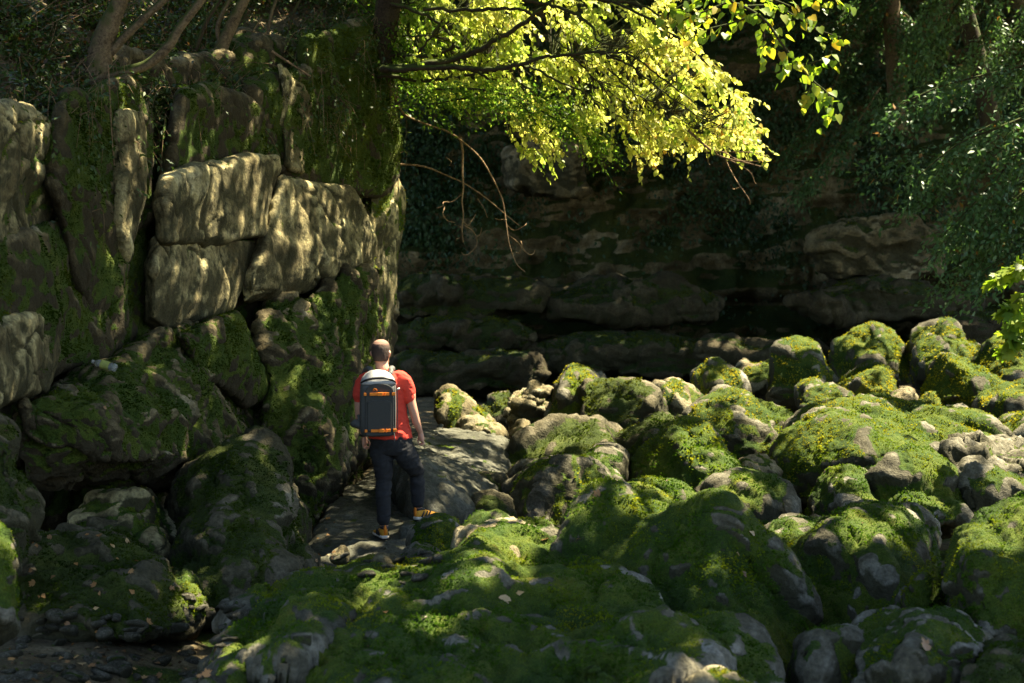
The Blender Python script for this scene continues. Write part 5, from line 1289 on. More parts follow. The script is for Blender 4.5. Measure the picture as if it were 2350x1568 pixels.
# arms and hands
add_limb(bm, [(-1.0, 12.79, 1.455), (zx(572), 12.79, 1.34), (zx(583), 12.785, 1.24), (zx(603), 12.785, zz(585)), (zx(619), 12.80, zz(650)), (zx(633), 12.825, zz(690)), (zx(646), 12.845, zz(728))], [.052, .049, .043, .040, .0365, .030, .024])
add_limb(bm, [(-1.32, 12.79, 1.43), (zx(226), 12.80, 1.34), (zx(222), 12.80, 1.24), (zx(222), 12.805, zz(590)), (zx(228), 12.83, zz(660)), (zx(240), 12.86, zz(718)), (zx(248), 12.875, zz(755))], [.050, .047, .042, .039, .036, .029, .023])
def hand(bm, wrist, d, side, flat):
    """palm, four bent fingers of their own length and a thumb; d = hand direction, side = towards the thumb, flat = back of the hand"""
    w, d, s, f = (np.array(v, float) for v in (wrist, d, side, flat))
    d, s, f = unit(d), unit(s), unit(f)
    add_limb(bm, [w, w + d * .03, w + d * .065], [.022, .027, .028], 10)
    add_limb(bm, [w + d * .03 + s * .014, w + d * .075 + s * .022], [.019, .015], 8)
    add_limb(bm, [w + d * .03 - s * .014, w + d * .072 - s * .024], [.019, .014], 8)
    for k, (o, L) in enumerate(((.030, .066), (.010, .074), (-.011, .070), (-.030, .055))):
        b = w + d * .074 + s * o + f * .004
        p1 = b + d * L * .42 + f * .002
        p2 = p1 + d * L * .18 - f * L * .34
        p3 = p2 - d * L * .24 - f * L * .20
        add_limb(bm, [b, p1, p2, p3], [.0100, .0093, .0086, .0075], 8, 3)
    t0 = w + d * .022 + s * .022
    add_limb(bm, [t0, t0 + d * .028 + s * .020 - f * .012, t0 + d * .052 + s * .020 - f * .026, t0 + d * .070 + s * .010 - f * .034], [.013, .012, .0105, .0085], 8, 3)
hand(bm, (zx(646), 12.845, zz(728)), (.16, .12, -.95), (-.25, .9, .1), (.93, .25, .2))
hand(bm, (zx(248), 12.875, zz(755)), (.14, .12, -.96), (.3, .9, .1), (-.93, .3, .1))
# legs down to the ankles and feet
LL = [(zx(372), 12.80, zz(850)), (zx(390), 12.80, zz(950)), (zx(394), 12.81, zz(1060)), (zx(391), 12.79, zz(1150)), (zx(394), 12.79, zz(1330)), (zx(397), 12.80, zz(1400))]
RL = [(zx(530), 12.81, zz(860)), (zx(582), 12.87, zz(950)), (zx(608), 12.97, zz(1012)), (zx(617), 12.97, zz(1100)), (zx(620), 12.99, zz(1235)), (zx(624), 13.01, zz(1290))]
add_limb(bm, LL, [.085, .072, .055, .052, .037, .036])
add_limb(bm, RL, [.085, .072, .055, .052, .037, .036])
add_limb(bm, [LL[-1], (zx(385), 12.86, .045), (zx(365), 12.95, .04)], [.034, .033, .03])
add_limb(bm, [RL[-1], (zx(650), 13.03, .185), (zx(685), 13.07, .18)], [.034, .033, .03])
cloth("body", bm, 0.0048, M_SKIN, man, 3)
for s in (-1, 1):
    b2 = bmesh.new(); add_ball(b2, np.array(hp(.086, s * .031, 1.672)) - np.array(man.location), (.011, .011, .011), 10)
    me = bpy.data.meshes.new("eye"); b2.to_mesh(me); b2.free(); me.materials.append(M_EYE); link("eye", me, man)
# hair: cropped, darker at the back and sides, crown paler: thinning plus painted sunlight
bm = bmesh.new()
add_rings(bm, [(HX + .004, HYY - .012, 1.600, .060, .080, yaw), (HX, HYY - .010, 1.64, .0735, .094, yaw), (HX, HYY - .008, 1.68, .0805, .098, yaw), (HX, HYY - .006, 1.715, .0815, .0995, yaw), (HX, HYY - .004, 1.752, .0735, .0905, yaw), (HX, HYY - .002, 1.778, .055, .068, yaw), (HX, HYY, 1.793, .024, .03, yaw)])
cloth("hair", bm, 0.006, M_HAIR, man, 2, lambda V, N: 0.0022 * fbm(V * 60, 3, 2) + 0.0005)
def fold(V, N, a=0.006):
    w = fbm(V * np.array([6, 6, 11.0]) + 0.8 * V[:, [2, 0, 1]] * 5, 11, 3, ridged=True)
    return a * w
bm = bmesh.new()
add_rings(bm, [(zx(440), 12.80, .905, .192, .132), (zx(438), 12.80, .93, .192, .132), (zx(432), 12.80, 1.02, .176, .122), (zx(425), 12.80, 1.12, .165, .116), (zx(405), 12.80, 1.25, .182, .124), (zx(395), 12.80, 1.36, .195, .125), (zx(392), 12.80, 1.43, .19, .110), (zx(392), 12.79, 1.475, .150, .092), (zx(390), 12.785, 1.505, .092, .078), (zx(388), 12.785, 1.522, .068, .068)], 28)
add_limb(bm, [(-1.02, 12.79, 1.445), (-.975, 12.79, 1.42), (zx(560), 12.79, 1.35), (zx(570), 12.788, 1.262)], [.068, .070, .060, .053], 14)
add_limb(bm, [(-1.29, 12.79, 1.435), (-1.335, 12.795, 1.405), (zx(228), 12.80, 1.33), (zx(224), 12.80, 1.255)], [.066, .066, .058, .051], 14)
cloth("shirt", bm, 0.0075, M_SHIRT, man, 4, lambda V, N: fold(V, N, 0.013))
bm = bmesh.new()
add_rings(bm, [(zx(446), 12.80, .975, .168, .118), (zx(446), 12.80, .93, .178, .124), (zx(448), 12.80, .86, .186, .128), (zx(452), 12.80, .80, .178, .120), (zx(455), 12.80, .765, .13, .10)], 26)
add_limb(bm, LL[:5], [.102, .086, .0690, .063, .054], 16)
add_limb(bm, RL[:5], [.102, .088, .0705, .061, .052], 16)
def tfold(V, N):
    w = fbm(np.stack([V[:, 0] * 5 + V[:, 2] * 6, V[:, 1] * 5, V[:, 2] * 13 - V[:, 0] * 8], 1), 15, 3, ridged=True)
    return 0.013 * w
cloth("trousers", bm, 0.0075, M_TROUS, man, 4, tfold)
# wrist watch
bm = bmesh.new()
bmesh.ops.create_cone(bm, cap_ends=True, segments=18, radius1=.031, radius2=.030, depth=.022, matrix=Matrix.Translation(Vector((zx(246), 12.872, zz(748))) - Vector(man.location)) @ Matrix.Rotation(0.15, 4, 'X'))
bmesh.ops.create_cone(bm, cap_ends=True, segments=14, radius1=.017, radius2=.016, depth=.012, matrix=Matrix.Translation(Vector((zx(246) - .030, 12.872, zz(746))) - Vector(man.location)) @ Matrix.Rotation(math.pi / 2, 4, 'Y'))
me = bpy.data.meshes.new("watch"); bm.to_mesh(me); bm.free(); me.materials.append(M_BLACK); link("watch", me, man)
def shoe(heel, ang, name="shoe"):
    """trail shoe: heel point on the ground, pointing along ang (from +Y, clockwise)"""
    d = np.array([math.sin(ang), math.cos(ang), 0.0]); r = np.array([d[1], -d[0], 0.0])
    h = np.array(heel, float)
    def pt(f, s, z): return h + d * f + r * s + np.array([0, 0, z])
    def foot(bm, prof):
        """sections across the shoe (f, half width, z0, z1, narrowing)"""
        k = 14; V = []
        for f, w, z0, z1, tw in prof:
            for i in range(k):
                a = 2 * math.pi * i / k
                c, s = math.cos(a), math.sin(a)
                ux = math.copysign(abs(c) ** .7, c); uz = math.copysign(abs(s) ** .7, s)
                V.append(pt(f, w * ux * (1 - tw * max(0, uz)), (z0 + z1) / 2 + (z1 - z0) / 2 * uz))
        n = len(prof)
        i = (np.arange(n - 1)[:, None] * k + np.arange(k)[None]); j = (np.arange(n - 1)[:, None] * k + (np.arange(k)[None] + 1) % k)
        to_bm(bm, np.array(V), np.stack([i, j, j + k, i + k], 2).reshape(-1, 4), k, n)
    bm = bmesh.new()
    foot(bm, [(0.0, .022, .025, .075, .2), (.012, .033, .022, .098, .3), (.05, .037, .022, .105, .35), (.10, .040, .022, .095, .4), (.16, .047, .022, .074, .45), (.22, .047, .024, .058, .4), (.265, .035, .028, .048, .3), (.285, .015, .032, .042, .2)])
    up = cloth(name, bm, 0.006, M_SHOE, man, 2)
    def sub(nm, prof, mat):
        bm = bmesh.new(); foot(bm, prof); bmesh.ops.recalc_face_normals(bm, faces=bm.faces[:])
        me = bpy.data.meshes.new(nm)
        bmesh.ops.translate(bm, verts=bm.verts[:], vec=-Vector(man.location)); bm.to_mesh(me); bm.free(); me.materials.append(mat)
        for p_ in me.polygons: p_.use_smooth = True
        link(nm, me, up)
    sub("sole", [(-.006, .024, .008, .034, 0), (.006, .038, .006, .037, 0), (.05, .043, .006, .036, 0), (.11, .043, .006, .033, 0), (.17, .051, .006, .031, 0), (.23, .050, .008, .031, 0), (.275, .036, .013, .033, 0), (.296, .014, .02, .034, 0)], M_SOLE)
    sub("outsole", [(-.003, .022, -.002, .012, 0), (.006, .036, -.004, .011, 0), (.05, .0415, -.004, .010, 0), (.12, .040, -.004, .010, 0), (.17, .049, -.004, .010, 0), (.23, .048, -.002, .011, 0), (.28, .03, .006, .018, 0)], M_BLACK)
    sub("collar", [(.010, .030, .088, .112, .1), (.03, .036, .090, .118, .1), (.07, .036, .090, .118, .1), (.095, .026, .088, .108, .1)], M_BLACK)
    sub("heel_tab", [(-.008, .013, .040, .118, .2), (.004, .014, .036, .130, .2), (.012, .010, .05, .12, .2)], M_ORANGE)
    for s in (-1, 1):
        bm = bmesh.new()
        for f0 in (.075, .115, .15):
            add_limb(bm, [pt(f0 - .03, s * .043, .036), pt(f0 - .005, s * .037, .068), pt(f0 + .01, s * .020, .088 - f0 * .12)], [.0075, .0075, .006], 6, 3)
        me = bpy.data.meshes.new("overlay"); bmesh.ops.translate(bm, verts=bm.verts[:], vec=-Vector(man.location)); bm.to_mesh(me); bm.free(); me.materials.append(M_BLACK)
        link("overlay", me, up)
shoe((zx(408), 12.735, 0.004), math.radians(-22))
shoe((zx(603), 12.97, 0.135), math.radians(48))

# ------------------------------------------------------------------ backpack he carries
PKX, PKY, PKYAW = zx(368), 12.60, math.radians(11)
pack = empty("backpack", (PKX, PKY, 0.945), "dark grey hiking backpack with pale top and orange straps on the man's back", "backpack")
pack.rotation_euler = (0, 0, PKYAW)
pack.scale = (1.08, 1.0, 1.0)
def pl(name, bm, mat, parent=None, smooth_=True, bev=0.0):
    bmesh.ops.recalc_face_normals(bm, faces=bm.faces[:])
    if bev:
        bmesh.ops.bevel(bm, geom=bm.edges[:], offset=bev, segments=2, affect='EDGES', profile=0.6)
    me = bpy.data.meshes.new(name); bm.to_mesh(me); bm.free(); me.materials.append(mat)
    for p_ in me.polygons: p_.use_smooth = smooth_
    return link(name, me, parent or pack)
def loft_part(name, rings, mat, pw=3.0, k=36, bump=0.0):
    V, F, k, n = ring_loft(rings, k, pw)
    bm = bmesh.new(); to_bm(bm, V, F, k, n)
    return pl(name, bm, mat)
def arch(w, z0, z1, r):
    """arch-topped outline in (x, z)"""
    pts = [(-w + .015, z0), (w - .015, z0), (w, z0 + .02)]
    for a in np.linspace(0, math.pi, 15):
        pts.append((w * np.sign(math.cos(a)) * abs(math.cos(a)) ** .75, z1 - r + r * math.sin(a)))
    pts.append((-w, z0 + .02))
    return pts
def slab(name, outline, y0, y1, mat, bev=.006, parent=None, bulge=0.0):
    bm = bmesh.new()
    a = [bm.verts.new((x, y0 - bulge * (1 - (x / .16) ** 2), z)) for x, z in outline]
    b = [bm.verts.new((x, y1, z)) for x, z in outline]
    n = len(outline)
    bm.faces.new(a); bm.faces.new(b[::-1])
    for i in range(n): bm.faces.new((a[i], b[i], b[(i + 1) % n], a[(i + 1) % n]))
    return pl(name, bm, mat, parent, False, bev)
loft_part("main_compartment", [(0, .01, .0, .10, .065), (0, .005, .012, .135, .088), (0, 0, .05, .146, .098), (0, 0, .25, .149, .104), (0, 0, .42, .146, .104), (0, .004, .48, .138, .099)], M_PACKG)
loft_part("top_lid", [(0, .002, .462, .146, .107), (0, .002, .485, .142, .104), (0, .008, .52, .128, .094), (0, .016, .555, .100, .076), (0, .024, .578, .062, .05), (0, .028, .586, .02, .02)], M_PACKL)
slab("front_panel", arch(.116, .012, .472, .075), -.125, -.09, M_PACK, .008)
slab("front_pocket", arch(.098, .05, .330, .03), -.136, -.115, M_PACK, .008)
zp = bmesh.new()
add_limb(zp, [(-.140, -.045, .478), (-.105, -.090, .503), (-.05, -.104, .517), (0, -.107, .520), (.05, -.104, .517), (.105, -.090, .503), (.140, -.045, .478)], [.008, .010, .011, .011, .011, .010, .008], 8, 4)
pl("zip_band", zp, M_BLACK)
def strap(zc, parts, y=-.136):
    for x0, x1 in parts:
        o = slab("strap", [(x0, zc - .0125), (x1, zc - .0125), (x1, zc + .0125), (x0, zc + .0125)], y - .008, y + .004, M_ORANGE, .002)
        if x1 - x0 > .06:
            slab("buckle", [(x0 + (x1 - x0) * .40, zc - .015), (x0 + (x1 - x0) * .66, zc - .015), (x0 + (x1 - x0) * .66, zc + .015), (x0 + (x1 - x0) * .40, zc + .015)], y - .018, y - .002, M_ORANGE, .003, o)
            slab("slider", [(x0 + (x1 - x0) * .76, zc - .016), (x0 + (x1 - x0) * .80, zc - .016), (x0 + (x1 - x0) * .80, zc + .016), (x0 + (x1 - x0) * .76, zc + .016)], y - .014, y - .002, M_ORANGE, .002, o)
strap(.382, [(-.080, .078), (-.128, -.108), (.100, .128)], -.138)
strap(.062, [(-.070, .090), (-.120, -.100), (.112, .140)], -.138)
for zc in (.382, .062):
    for s in (-1, 1):
        slab("side_clip", [(s * .118 - .012, zc - .017), (s * .118 + .012, zc - .017), (s * .118 + .012, zc + .017), (s * .118 - .012, zc + .017)], -.128, -.104, M_BLACK, .003)
lg = bmesh.new()          # small curled orange mark on the panel
add_limb(lg, [(-.036 + .016 * math.cos(a), -.1275, .412 + .016 * math.sin(a)) for a in np.linspace(-.3, math.pi + .2, 9)], [.0015, .003, .0042, .005, .0055, .005, .0042, .003, .002], 6, 2)
add_limb(lg, [(-.036 + .007 * math.cos(a), -.1275, .411 + .007 * math.sin(a)) for a in np.linspace(.4, math.pi, 5)], [.001, .002, .0025, .002, .001], 6, 2)
pl("logo", lg, M_ORANGE)
sd = bmesh.new()
for xx in (.130, .1515):
    add_limb(sd, [(xx, -.075, .03), (xx + .002, -.07, .2), (xx, -.07, .38), (xx - .012, -.06, .47)], [.0035, .0035, .0035, .003], 6, 3)
pl("seam", sd, M_BLACK)
for s in (-1, 1):
    b = bmesh.new()
    add_limb(b, [(s * .075 + .03, .07, .535), (s * .085 + .035, .12, .578), (s * .10 + .035, .20, .585), (s * .115 + .03, .27, .545), (s * .13 + .025, .315, .46), (s * .14 + .02, .31, .33), (s * .15 + .01, .25, .2), (s * .14, .10, .10)], [.022, .026, .028, .028, .026, .022, .015, .012], 8, 4)
    for v in b.verts: pass
    pl("shoulder_strap", b, M_PACKG)
    b = bmesh.new()
    add_limb(b, [(s * .125, .085, .085), (s * .185 + .02, .14, .10), (s * .20 + .02, .22, .09), (s * .15 + .02, .31, .08)], [.035, .040, .032, .018], 8, 4)
    pl("hip_belt", b, M_PACKG)
b = bmesh.new()
add_limb(b, [(.15, .0, .405), (.165, -.01, .415), (.178, .03, .42)], [.007, .009, .006], 6, 3)
pl("compression_buckle", b, M_PACKL)
b = bmesh.new()
add_limb(b, [(.118, -.125, .05), (.124, -.13, .0), (.122, -.128, -.035)], [.004, .004, .003], 6, 3)
pl("loose_strap_end", b, M_PACKG)
# ------------------------------------------------------------------ unseen crowns added overhead, their gaps shaped to dapple the light
LIT = [[(1575, 800), (1700, 780), (1900, 740), (2360, 730), (2360, 985), (2250, 960), (2100, 915), (1990, 935), (1830, 930), (1690, 890), (1600, 950), (1490, 960), (1490, 870)],
       [(985, 885), (1240, 830), (1320, 815), (1345, 900), (1345, 1000), (1260, 1000), (1170, 1010), (1050, 1005), (985, 960)], [(1335, 855), (1500, 880), (1480, 910), (1350, 890)],
       [(1800, 990), (1880, 950), (1950, 915), (2100, 912), (2270, 965), (2320, 1030), (2230, 1070), (2080, 1060), (1930, 1020), (1850, 1030)],
       [(1690, 910), (1760, 890), (1840, 960), (1810, 1010), (1720, 1000)], [(1540, 1020), (1600, 985), (1640, 1010), (1690, 1080), (1660, 1150), (1540, 1150), (1510, 1110)],
       [(1640, 1110), (1740, 1105), (1760, 1150), (1640, 1160)], [(1870, 1060), (1940, 1048), (2060, 1095), (2000, 1110), (1880, 1110)], [(2040, 1040), (2140, 1050), (2220, 1140), (2160, 1160), (2060, 1090)],
       [(2150, 1010), (2360, 1010), (2360, 1080), (2170, 1070)], [(2180, 1180), (2290, 1115), (2360, 1110), (2360, 1290), (2260, 1270)], [(1750, 1195), (1920, 1200), (1920, 1245), (1760, 1245)],
       [(1040, 1215), (1240, 1210), (1280, 1270), (1180, 1300), (1050, 1270)], [(1060, 1275), (1190, 1290), (1200, 1330), (1090, 1330)], [(820, 1310), (890, 1310), (925, 1390), (850, 1400)], [(1150, 1195), (1330, 1200), (1320, 1235), (1180, 1230)],
       [(1310, 1165), (1400, 1138), (1560, 1160), (1560, 1185), (1400, 1175)], [(1620, 1190), (1720, 1240), (1790, 1340), (1740, 1330), (1640, 1260)], [(1850, 1280), (2000, 1190), (2090, 1160), (2100, 1190), (1950, 1270)],
       [(400, 1300), (430, 1300), (475, 1400), (470, 1430), (410, 1425)], [(-10, 1160), (22, 1170), (26, 1260), (-10, 1260)], [(490, 1540), (540, 1450), (590, 1420), (570, 1490), (520, 1560)], [(750, 1255), (810, 1250), (810, 1290), (750, 1290)],
       [(1190, 1065), (1320, 1055), (1340, 1130), (1280, 1130)], [(1250, 985), (1420, 985), (1420, 1015), (1260, 1015)], [(40, 1430), (130, 1420), (120, 1470), (50, 1480)], [(180, 1490), (300, 1470), (290, 1540), (160, 1560)], [(940, 1430), (1060, 1425), (1080, 1450), (960, 1460)], [(1580, 1530), (1700, 1540), (1700, 1570), (1590, 1570)], [(1240, 1150), (1320, 1130), (1400, 1120), (1440, 1050), (1380, 1045)]]
SX, SY = SUN.x / SUN.z, SUN.y / SUN.z
G0, GS, GN = np.array([-14.0, -2.0]), 0.13, (290, 340)
def suncell(V):
    u = np.stack([V[:, 0] - SX * V[:, 2], V[:, 1] - SY * V[:, 2]], 1)
    return np.floor((u - G0) / GS).astype(int)
litmap = np.zeros(GN); shmap = np.zeros(GN)
def addmap(m, V, w=1.0):
    c = suncell(V)
    ok = (c[:, 0] >= 0) & (c[:, 1] >= 0) & (c[:, 0] < GN[0]) & (c[:, 1] < GN[1])
    np.add.at(m, (c[ok, 0], c[ok, 1]), w)
VV, NN = [], []
for o, (V, F, N, mk) in ROCKS:
    VV.append(V); NN.append(N)
VV, NN = np.concatenate(VV), np.concatenate(NN)
px = topx(VV)
ok = (((np.array([0, 0, EYE]) - VV) * NN).sum(1) > 0) & (px[:, 0] > -40) & (px[:, 0] < 2390) & (px[:, 1] > 0) & (px[:, 1] < 1600)
VV, NN, px = VV[ok], NN[ok], px[ok]
zb_ = np.full((260, 180), 1e9)
ci = np.stack([(px[:, 0] + 40) / 10, px[:, 1] / 10], 1).astype(int)
ci[:, 0] = np.clip(ci[:, 0], 0, 259); ci[:, 1] = np.clip(ci[:, 1], 0, 179)
np.minimum.at(zb_, (ci[:, 0], ci[:, 1]), VV[:, 1])
vis = VV[:, 1] < zb_[ci[:, 0], ci[:, 1]] + 0.5
VV, NN, px = VV[vis], NN[vis], px[vis]
il = np.zeros(len(VV), bool)
for poly in LIT:
    il |= inpoly(px[:, 0], px[:, 1], poly)
pl_ = np.zeros(len(VV), bool)      # pale cliff faces in broken light
for poly in ([(650, 410), (800, 435), (868, 560), (800, 625), (600, 690), (580, 650)], [(400, 390), (640, 375), (590, 540), (430, 545)], [(440, 560), (580, 560), (545, 700), (450, 735)], [(0, 280), (80, 290), (110, 400), (60, 500), (0, 500)], [(0, 760), (120, 740), (110, 880), (0, 940)], [(270, 260), (330, 260), (310, 560), (280, 560)]):
    pl_ |= inpoly(px[:, 0], px[:, 1], poly)
sunny = (NN * np.array(SUN)).sum(1) > 0.1
far_ = VV[:, 1] > 12.5
litnear = np.zeros(GN)
gx_, gy_ = np.meshgrid(np.linspace(-6, 16, 160), np.linspace(20, 33, 100))
addmap(shmap, np.stack([gx_.ravel(), gy_.ravel(), 0 * gx_.ravel()], 1), 1.0)
addmap(litmap, VV[il & sunny & far_]); addmap(litnear, VV[il & sunny & ~far_]); addmap(litmap, VV[pl_ & sunny], 0.42); addmap(shmap, VV[~il & sunny])
for a in SHPTS:
    addmap(shmap, a, 1.0)
for a in LITPTS:
    addmap(litmap, a, 1.6)
gx, gz = np.meshgrid(np.linspace(-1.2, -.78, 6), np.linspace(1.05, 1.8, 8))
addmap(litmap, np.stack([gx.ravel(), np.full(gx.size, 12.75), gz.ravel()], 1), 4.0)
addmap(litmap, np.stack([gx.ravel(), np.full(gx.size, 12.55), 0.2 * gz.ravel() + 1.2], 1), 4.0)
def blur(m):
    for _ in range(1):
        p = np.pad(m, 1)
        m = (4 * p[1:-1, 1:-1] + p[:-2, 1:-1] + p[2:, 1:-1] + p[1:-1, :-2] + p[1:-1, 2:]) / 8
    return m
litn = litnear / (litmap + litnear + shmap + 0.5)
litf = litmap / (litmap + litnear + shmap + 0.5)
for _ in range(1):
    q_ = np.pad(litf, 1)
    litf = np.max([q_[1 + i:1 + i + GN[0], 1 + j:1 + j + GN[1]] * (1.0 if (i, j) == (0, 0) else 0.8) for i in (-1, 0, 1) for j in (-1, 0, 1)], 0)
q_ = np.pad(litn, 1)
litn = np.max([q_[1 + i:1 + i + GN[0], 1 + j:1 + j + GN[1]] * (1.0 if (i, j) == (0, 0) else 0.5) for i in (-1, 0, 1) for j in (-1, 0, 1)], 0)
litf = np.maximum(litf, 0.9 * litn)
M_SHADE_LEAF = leaf_mat("added_shade_leaves", [(0.0, (0.03, 0.06, 0.012)), (1.0, (0.07, 0.11, 0.02))], 0.5, (1.5, 1.6, 0.6))
def crown(name_label, trunk, limbs, box, h0, h1, n, seed, size, shade_only=False):
    r = np.random.default_rng(seed)
    t = empty("tree", trunk[0], name_label, "tree")  # added out of view, only to shade what stands below
    setpos(t)
    tubes("trunk", [tube_np(catmull(np.array(trunk, float)), 0.30, 0.16, 10, 0.15, seed)], M_BARKD, t)
    for l in limbs:
        tubes("branch", [tube_np(catmull(np.array(l, float)), 0.10, 0.03, 7, 0.15, seed)], M_BARKD, t)
    p = np.stack([r.uniform(box[0], box[1], n), r.uniform(box[2], box[3], n), r.uniform(h0, h1, n)], 1)
    c = suncell(p)
    ok = (c[:, 0] >= 0) & (c[:, 1] >= 0) & (c[:, 0] < GN[0]) & (c[:, 1] < GN[1])
    lf = np.zeros(n); lf[ok] = litf[c[ok, 0], c[ok, 1]]
    sh = np.zeros(n); sh[ok] = shmap[c[ok, 0], c[ok, 1]]
    keep = r.random(n) < np.clip(1.0 - 2.2 * lf, 0.006, 1)  # leaves dropped wherever their shadow would cover a patch meant to be sunny
    p = p[keep]
    tip = r.normal(size=p.shape) * np.array([1, 1, 0.4])
    nr = np.array([0, 0, 1.0]) + 0.4 * r.normal(size=p.shape) + 0.5 * np.array(SUN)
    leaf_mass("leaves", p, tip, nr, r.uniform(0.7, 1.3, len(p)) * size, r.random(len(p)), M_SHADE_LEAF, T_DIAM, t, kind="stuff")
crown("broad tree high over the foreground rocks, shading them", [(7.5, 6.0, -0.5), (7.4, 6.2, 3.0), (7.0, 7.5, 6.5), (6.2, 9.5, 9.4)],
      [[(6.2, 9.5, 9.4), (4.0, 11.5, 9.9), (1.0, 13.0, 9.8), (-2.0, 14.0, 9.8)], [(6.8, 8.0, 7.5), (6.0, 12.0, 9.6), (5.0, 18.0, 9.9), (5.0, 25.0, 9.9)], [(6.4, 9.0, 8.8), (8.5, 12.0, 9.9), (10.0, 18.0, 10.2)]],
      (-4.5, 15.5, 6.0, 31.0), 9.3, 10.6, 100000, 301, 0.26)
crown("second tree over the near rocks at the lower right", [(8.6, 4.0, -0.5), (8.5, 4.2, 3.0), (8.0, 5.0, 5.6), (6.5, 7.0, 7.6)],
      [[(6.5, 7.0, 7.6), (4.0, 8.0, 8.0), (1.0, 9.0, 8.0)], [(7.0, 6.5, 7.2), (7.0, 10.0, 8.0), (5.0, 13.0, 8.2)]], (-1.5, 9.5, 4.5, 13.2), 7.3, 8.6, 30000, 302, 0.24)
crown("tall tree on the far right bank shading the far cliff", [(22, 30, 0), (21.6, 30.5, 6), (20, 31.5, 11.5)],
      [[(20, 31.5, 11.5), (14, 33, 12.5), (6, 34, 12.6)], [(20.5, 31, 11), (18, 36, 12.8), (10, 37, 12.8)]], (-6, 24, 29.5, 39.0), 11.3, 13.3, 50000, 303, 0.34)
# ------------------------------------------------------------------ fallen leaves, loose stones, litter
bpy.context.view_layer.update()
TV = [(V, F, N) for o, (V, F, N, mk) in ROCKS]
AV = np.concatenate([v for v, _, _ in TV]); AN = np.concatenate([n for _, _, n in TV])
# the nearest surface seen through each pixel cell of the photograph's area
apx = topx(AV)
vis_ = (AV[:, 1] > 5) & (AN[:, 2] > 0.25)
AV2, AN2, apx2 = AV[vis_], AN[vis_], apx[vis_]
_c = np.floor(apx2 / 6.0).astype(int)
_k = (_c[:, 0] + 200) * 4000 + (_c[:, 1] + 200)
_o = np.lexsort((AV2[:, 1], _k))
_ku, _first = np.unique(_k[_o], return_index=True)
FRONT = dict(zip(_ku.tolist(), _o[_first].tolist()))
def surf_at(px, py, rad=7):
    """front-most upward surface point near a place in the scene"""
    best = None
    cx, cy, n = int(px // 6), int(py // 6), max(1, int(rad // 6))
    for i in range(cx - n, cx + n + 1):
        for j in range(cy - n, cy + n + 1):
            q = FRONT.get((i + 200) * 4000 + (j + 200))
            if q is not None and (best is None or AV2[q, 1] < AV2[best, 1]):
                best = q
    return None if best is None else (AV2[best], AN2[best])
def gpoint(px, py):
    Y = 8.0
    for _ in range(12):
        x = (px - CX) / FPX * Y
        z = float(ground_h(np.array([x]), np.array([Y]))[0])
        Y = (EYE - z) * FPX / (py - HY)
    x = (px - CX) / FPX * Y
    return np.array([x, Y, float(ground_h(np.array([x]), np.array([Y]))[0])])
rs = np.random.default_rng(500)
# single fallen leaves one can point at
leaf_me = mesh_np("fallen_leaf", np.concatenate([T_LOBE[0] * np.array([1, 1, 1.6])]), T_LOBE[1], M_LITTER, None, True)
leaf_me2 = mesh_np("fallen_leaf", T_OVAL[0] * np.array([1.3, 1, 2.0]), T_OVAL[1], M_LITTER, None, True)
def drop_leaf(p, n, size, label, group=None, me=None):
    o = bpy.data.objects.new("fallen_leaf", me or leaf_me)
    COL.objects.link(o)
    z = unit(np.array(n) + 0.35 * rs.normal(size=3))
    y = unit(np.cross(z, rs.normal(size=3))); x = np.cross(y, z)
    s = size
    o.matrix_world = Matrix(((x[0] * s, y[0] * s, z[0] * s, p[0]), (x[1] * s, y[1] * s, z[1] * s, p[1]), (x[2] * s, y[2] * s, z[2] * s, p[2] + 0.012), (0, 0, 0, 1)))
    return tag(o, label, "leaf", group)
for px, py, s, lab in [(2135, 1490, .075, "large orange leaf lying on the pale streaked boulder top, bottom right"), (1700, 1265, .05, "pale small leaf on the crest of the great mossy boulder"), (1705, 1305, .05, "brown small leaf below the pale one on the great mossy boulder"),
                       (1385, 1133, .07, "orange leaf on the grey-topped boulder with the black front"), (1735, 1225, .06, "orange leaf on the low domed boulder, left side"), (890, 1405, .06, "tan leaf beside the sunlit moss lump of the foreground rock"),
                       (1250, 1238, .07, "yellow-orange leaf in the bright mossy hump before the black gap"), (1320, 1245, .06, "orange leaf right of the bright mossy hump"), (1165, 1370, .07, "orange leaf on the pale slab of the foreground rock"), (1188, 1362, .05, "small red-brown leaf next to the orange one on the pale slab"),
                       (300, 938, .06, "orange leaf on the mossy ledge under the plastic bottle"), (238, 935, .05, "brown leaf left of the orange one on the mossy ledge"), (690, 985, .06, "orange leaf on the small mossy ledge left of the man"), (735, 1000, .06, "yellow leaf on the small mossy ledge left of the man"),
                       (505, 137, .09, "yellow leaf hanging on the bank below the slim brown trunk")]:
    h = surf_at(px, py)
    if h is not None:
        drop_leaf(h[0], h[1], s, lab, None, leaf_me if s > .06 else leaf_me2)
def scatter(poly, n, rng, ground=True):
    out = []
    for px, py in sample_poly(poly, n, rng):
        h = surf_at(px, py, 5)
        if ground and h is None:
            g = gpoint(px, py); h = (g, np.array([0, 0, 1.0]))
        if h is not None: out.append(h)
    return out
for poly, n, lab, grp in [([(30, 1420), (480, 1430), (500, 1568), (10, 1568)], 42, "small orange-brown leaf lying among the stones in the bottom left corner", "fallen leaves among the bottom left stones"),
                          ([(60, 1225), (300, 1220), (420, 1330), (300, 1400), (60, 1400)], 26, "small dry leaf lying on the dark mossy shelf, bottom left", "fallen leaves on the dark shelf"),
                          ([(705, 1160), (760, 1150), (760, 1300), (710, 1300)], 14, "small orange leaf on the path edge left of the man", "fallen leaves along the path edge")]:
    for p, nn in scatter(poly, n, rs):
        drop_leaf(p, nn, rs.uniform(.028, .055), lab, grp, leaf_me2 if rs.random() < .6 else leaf_me)
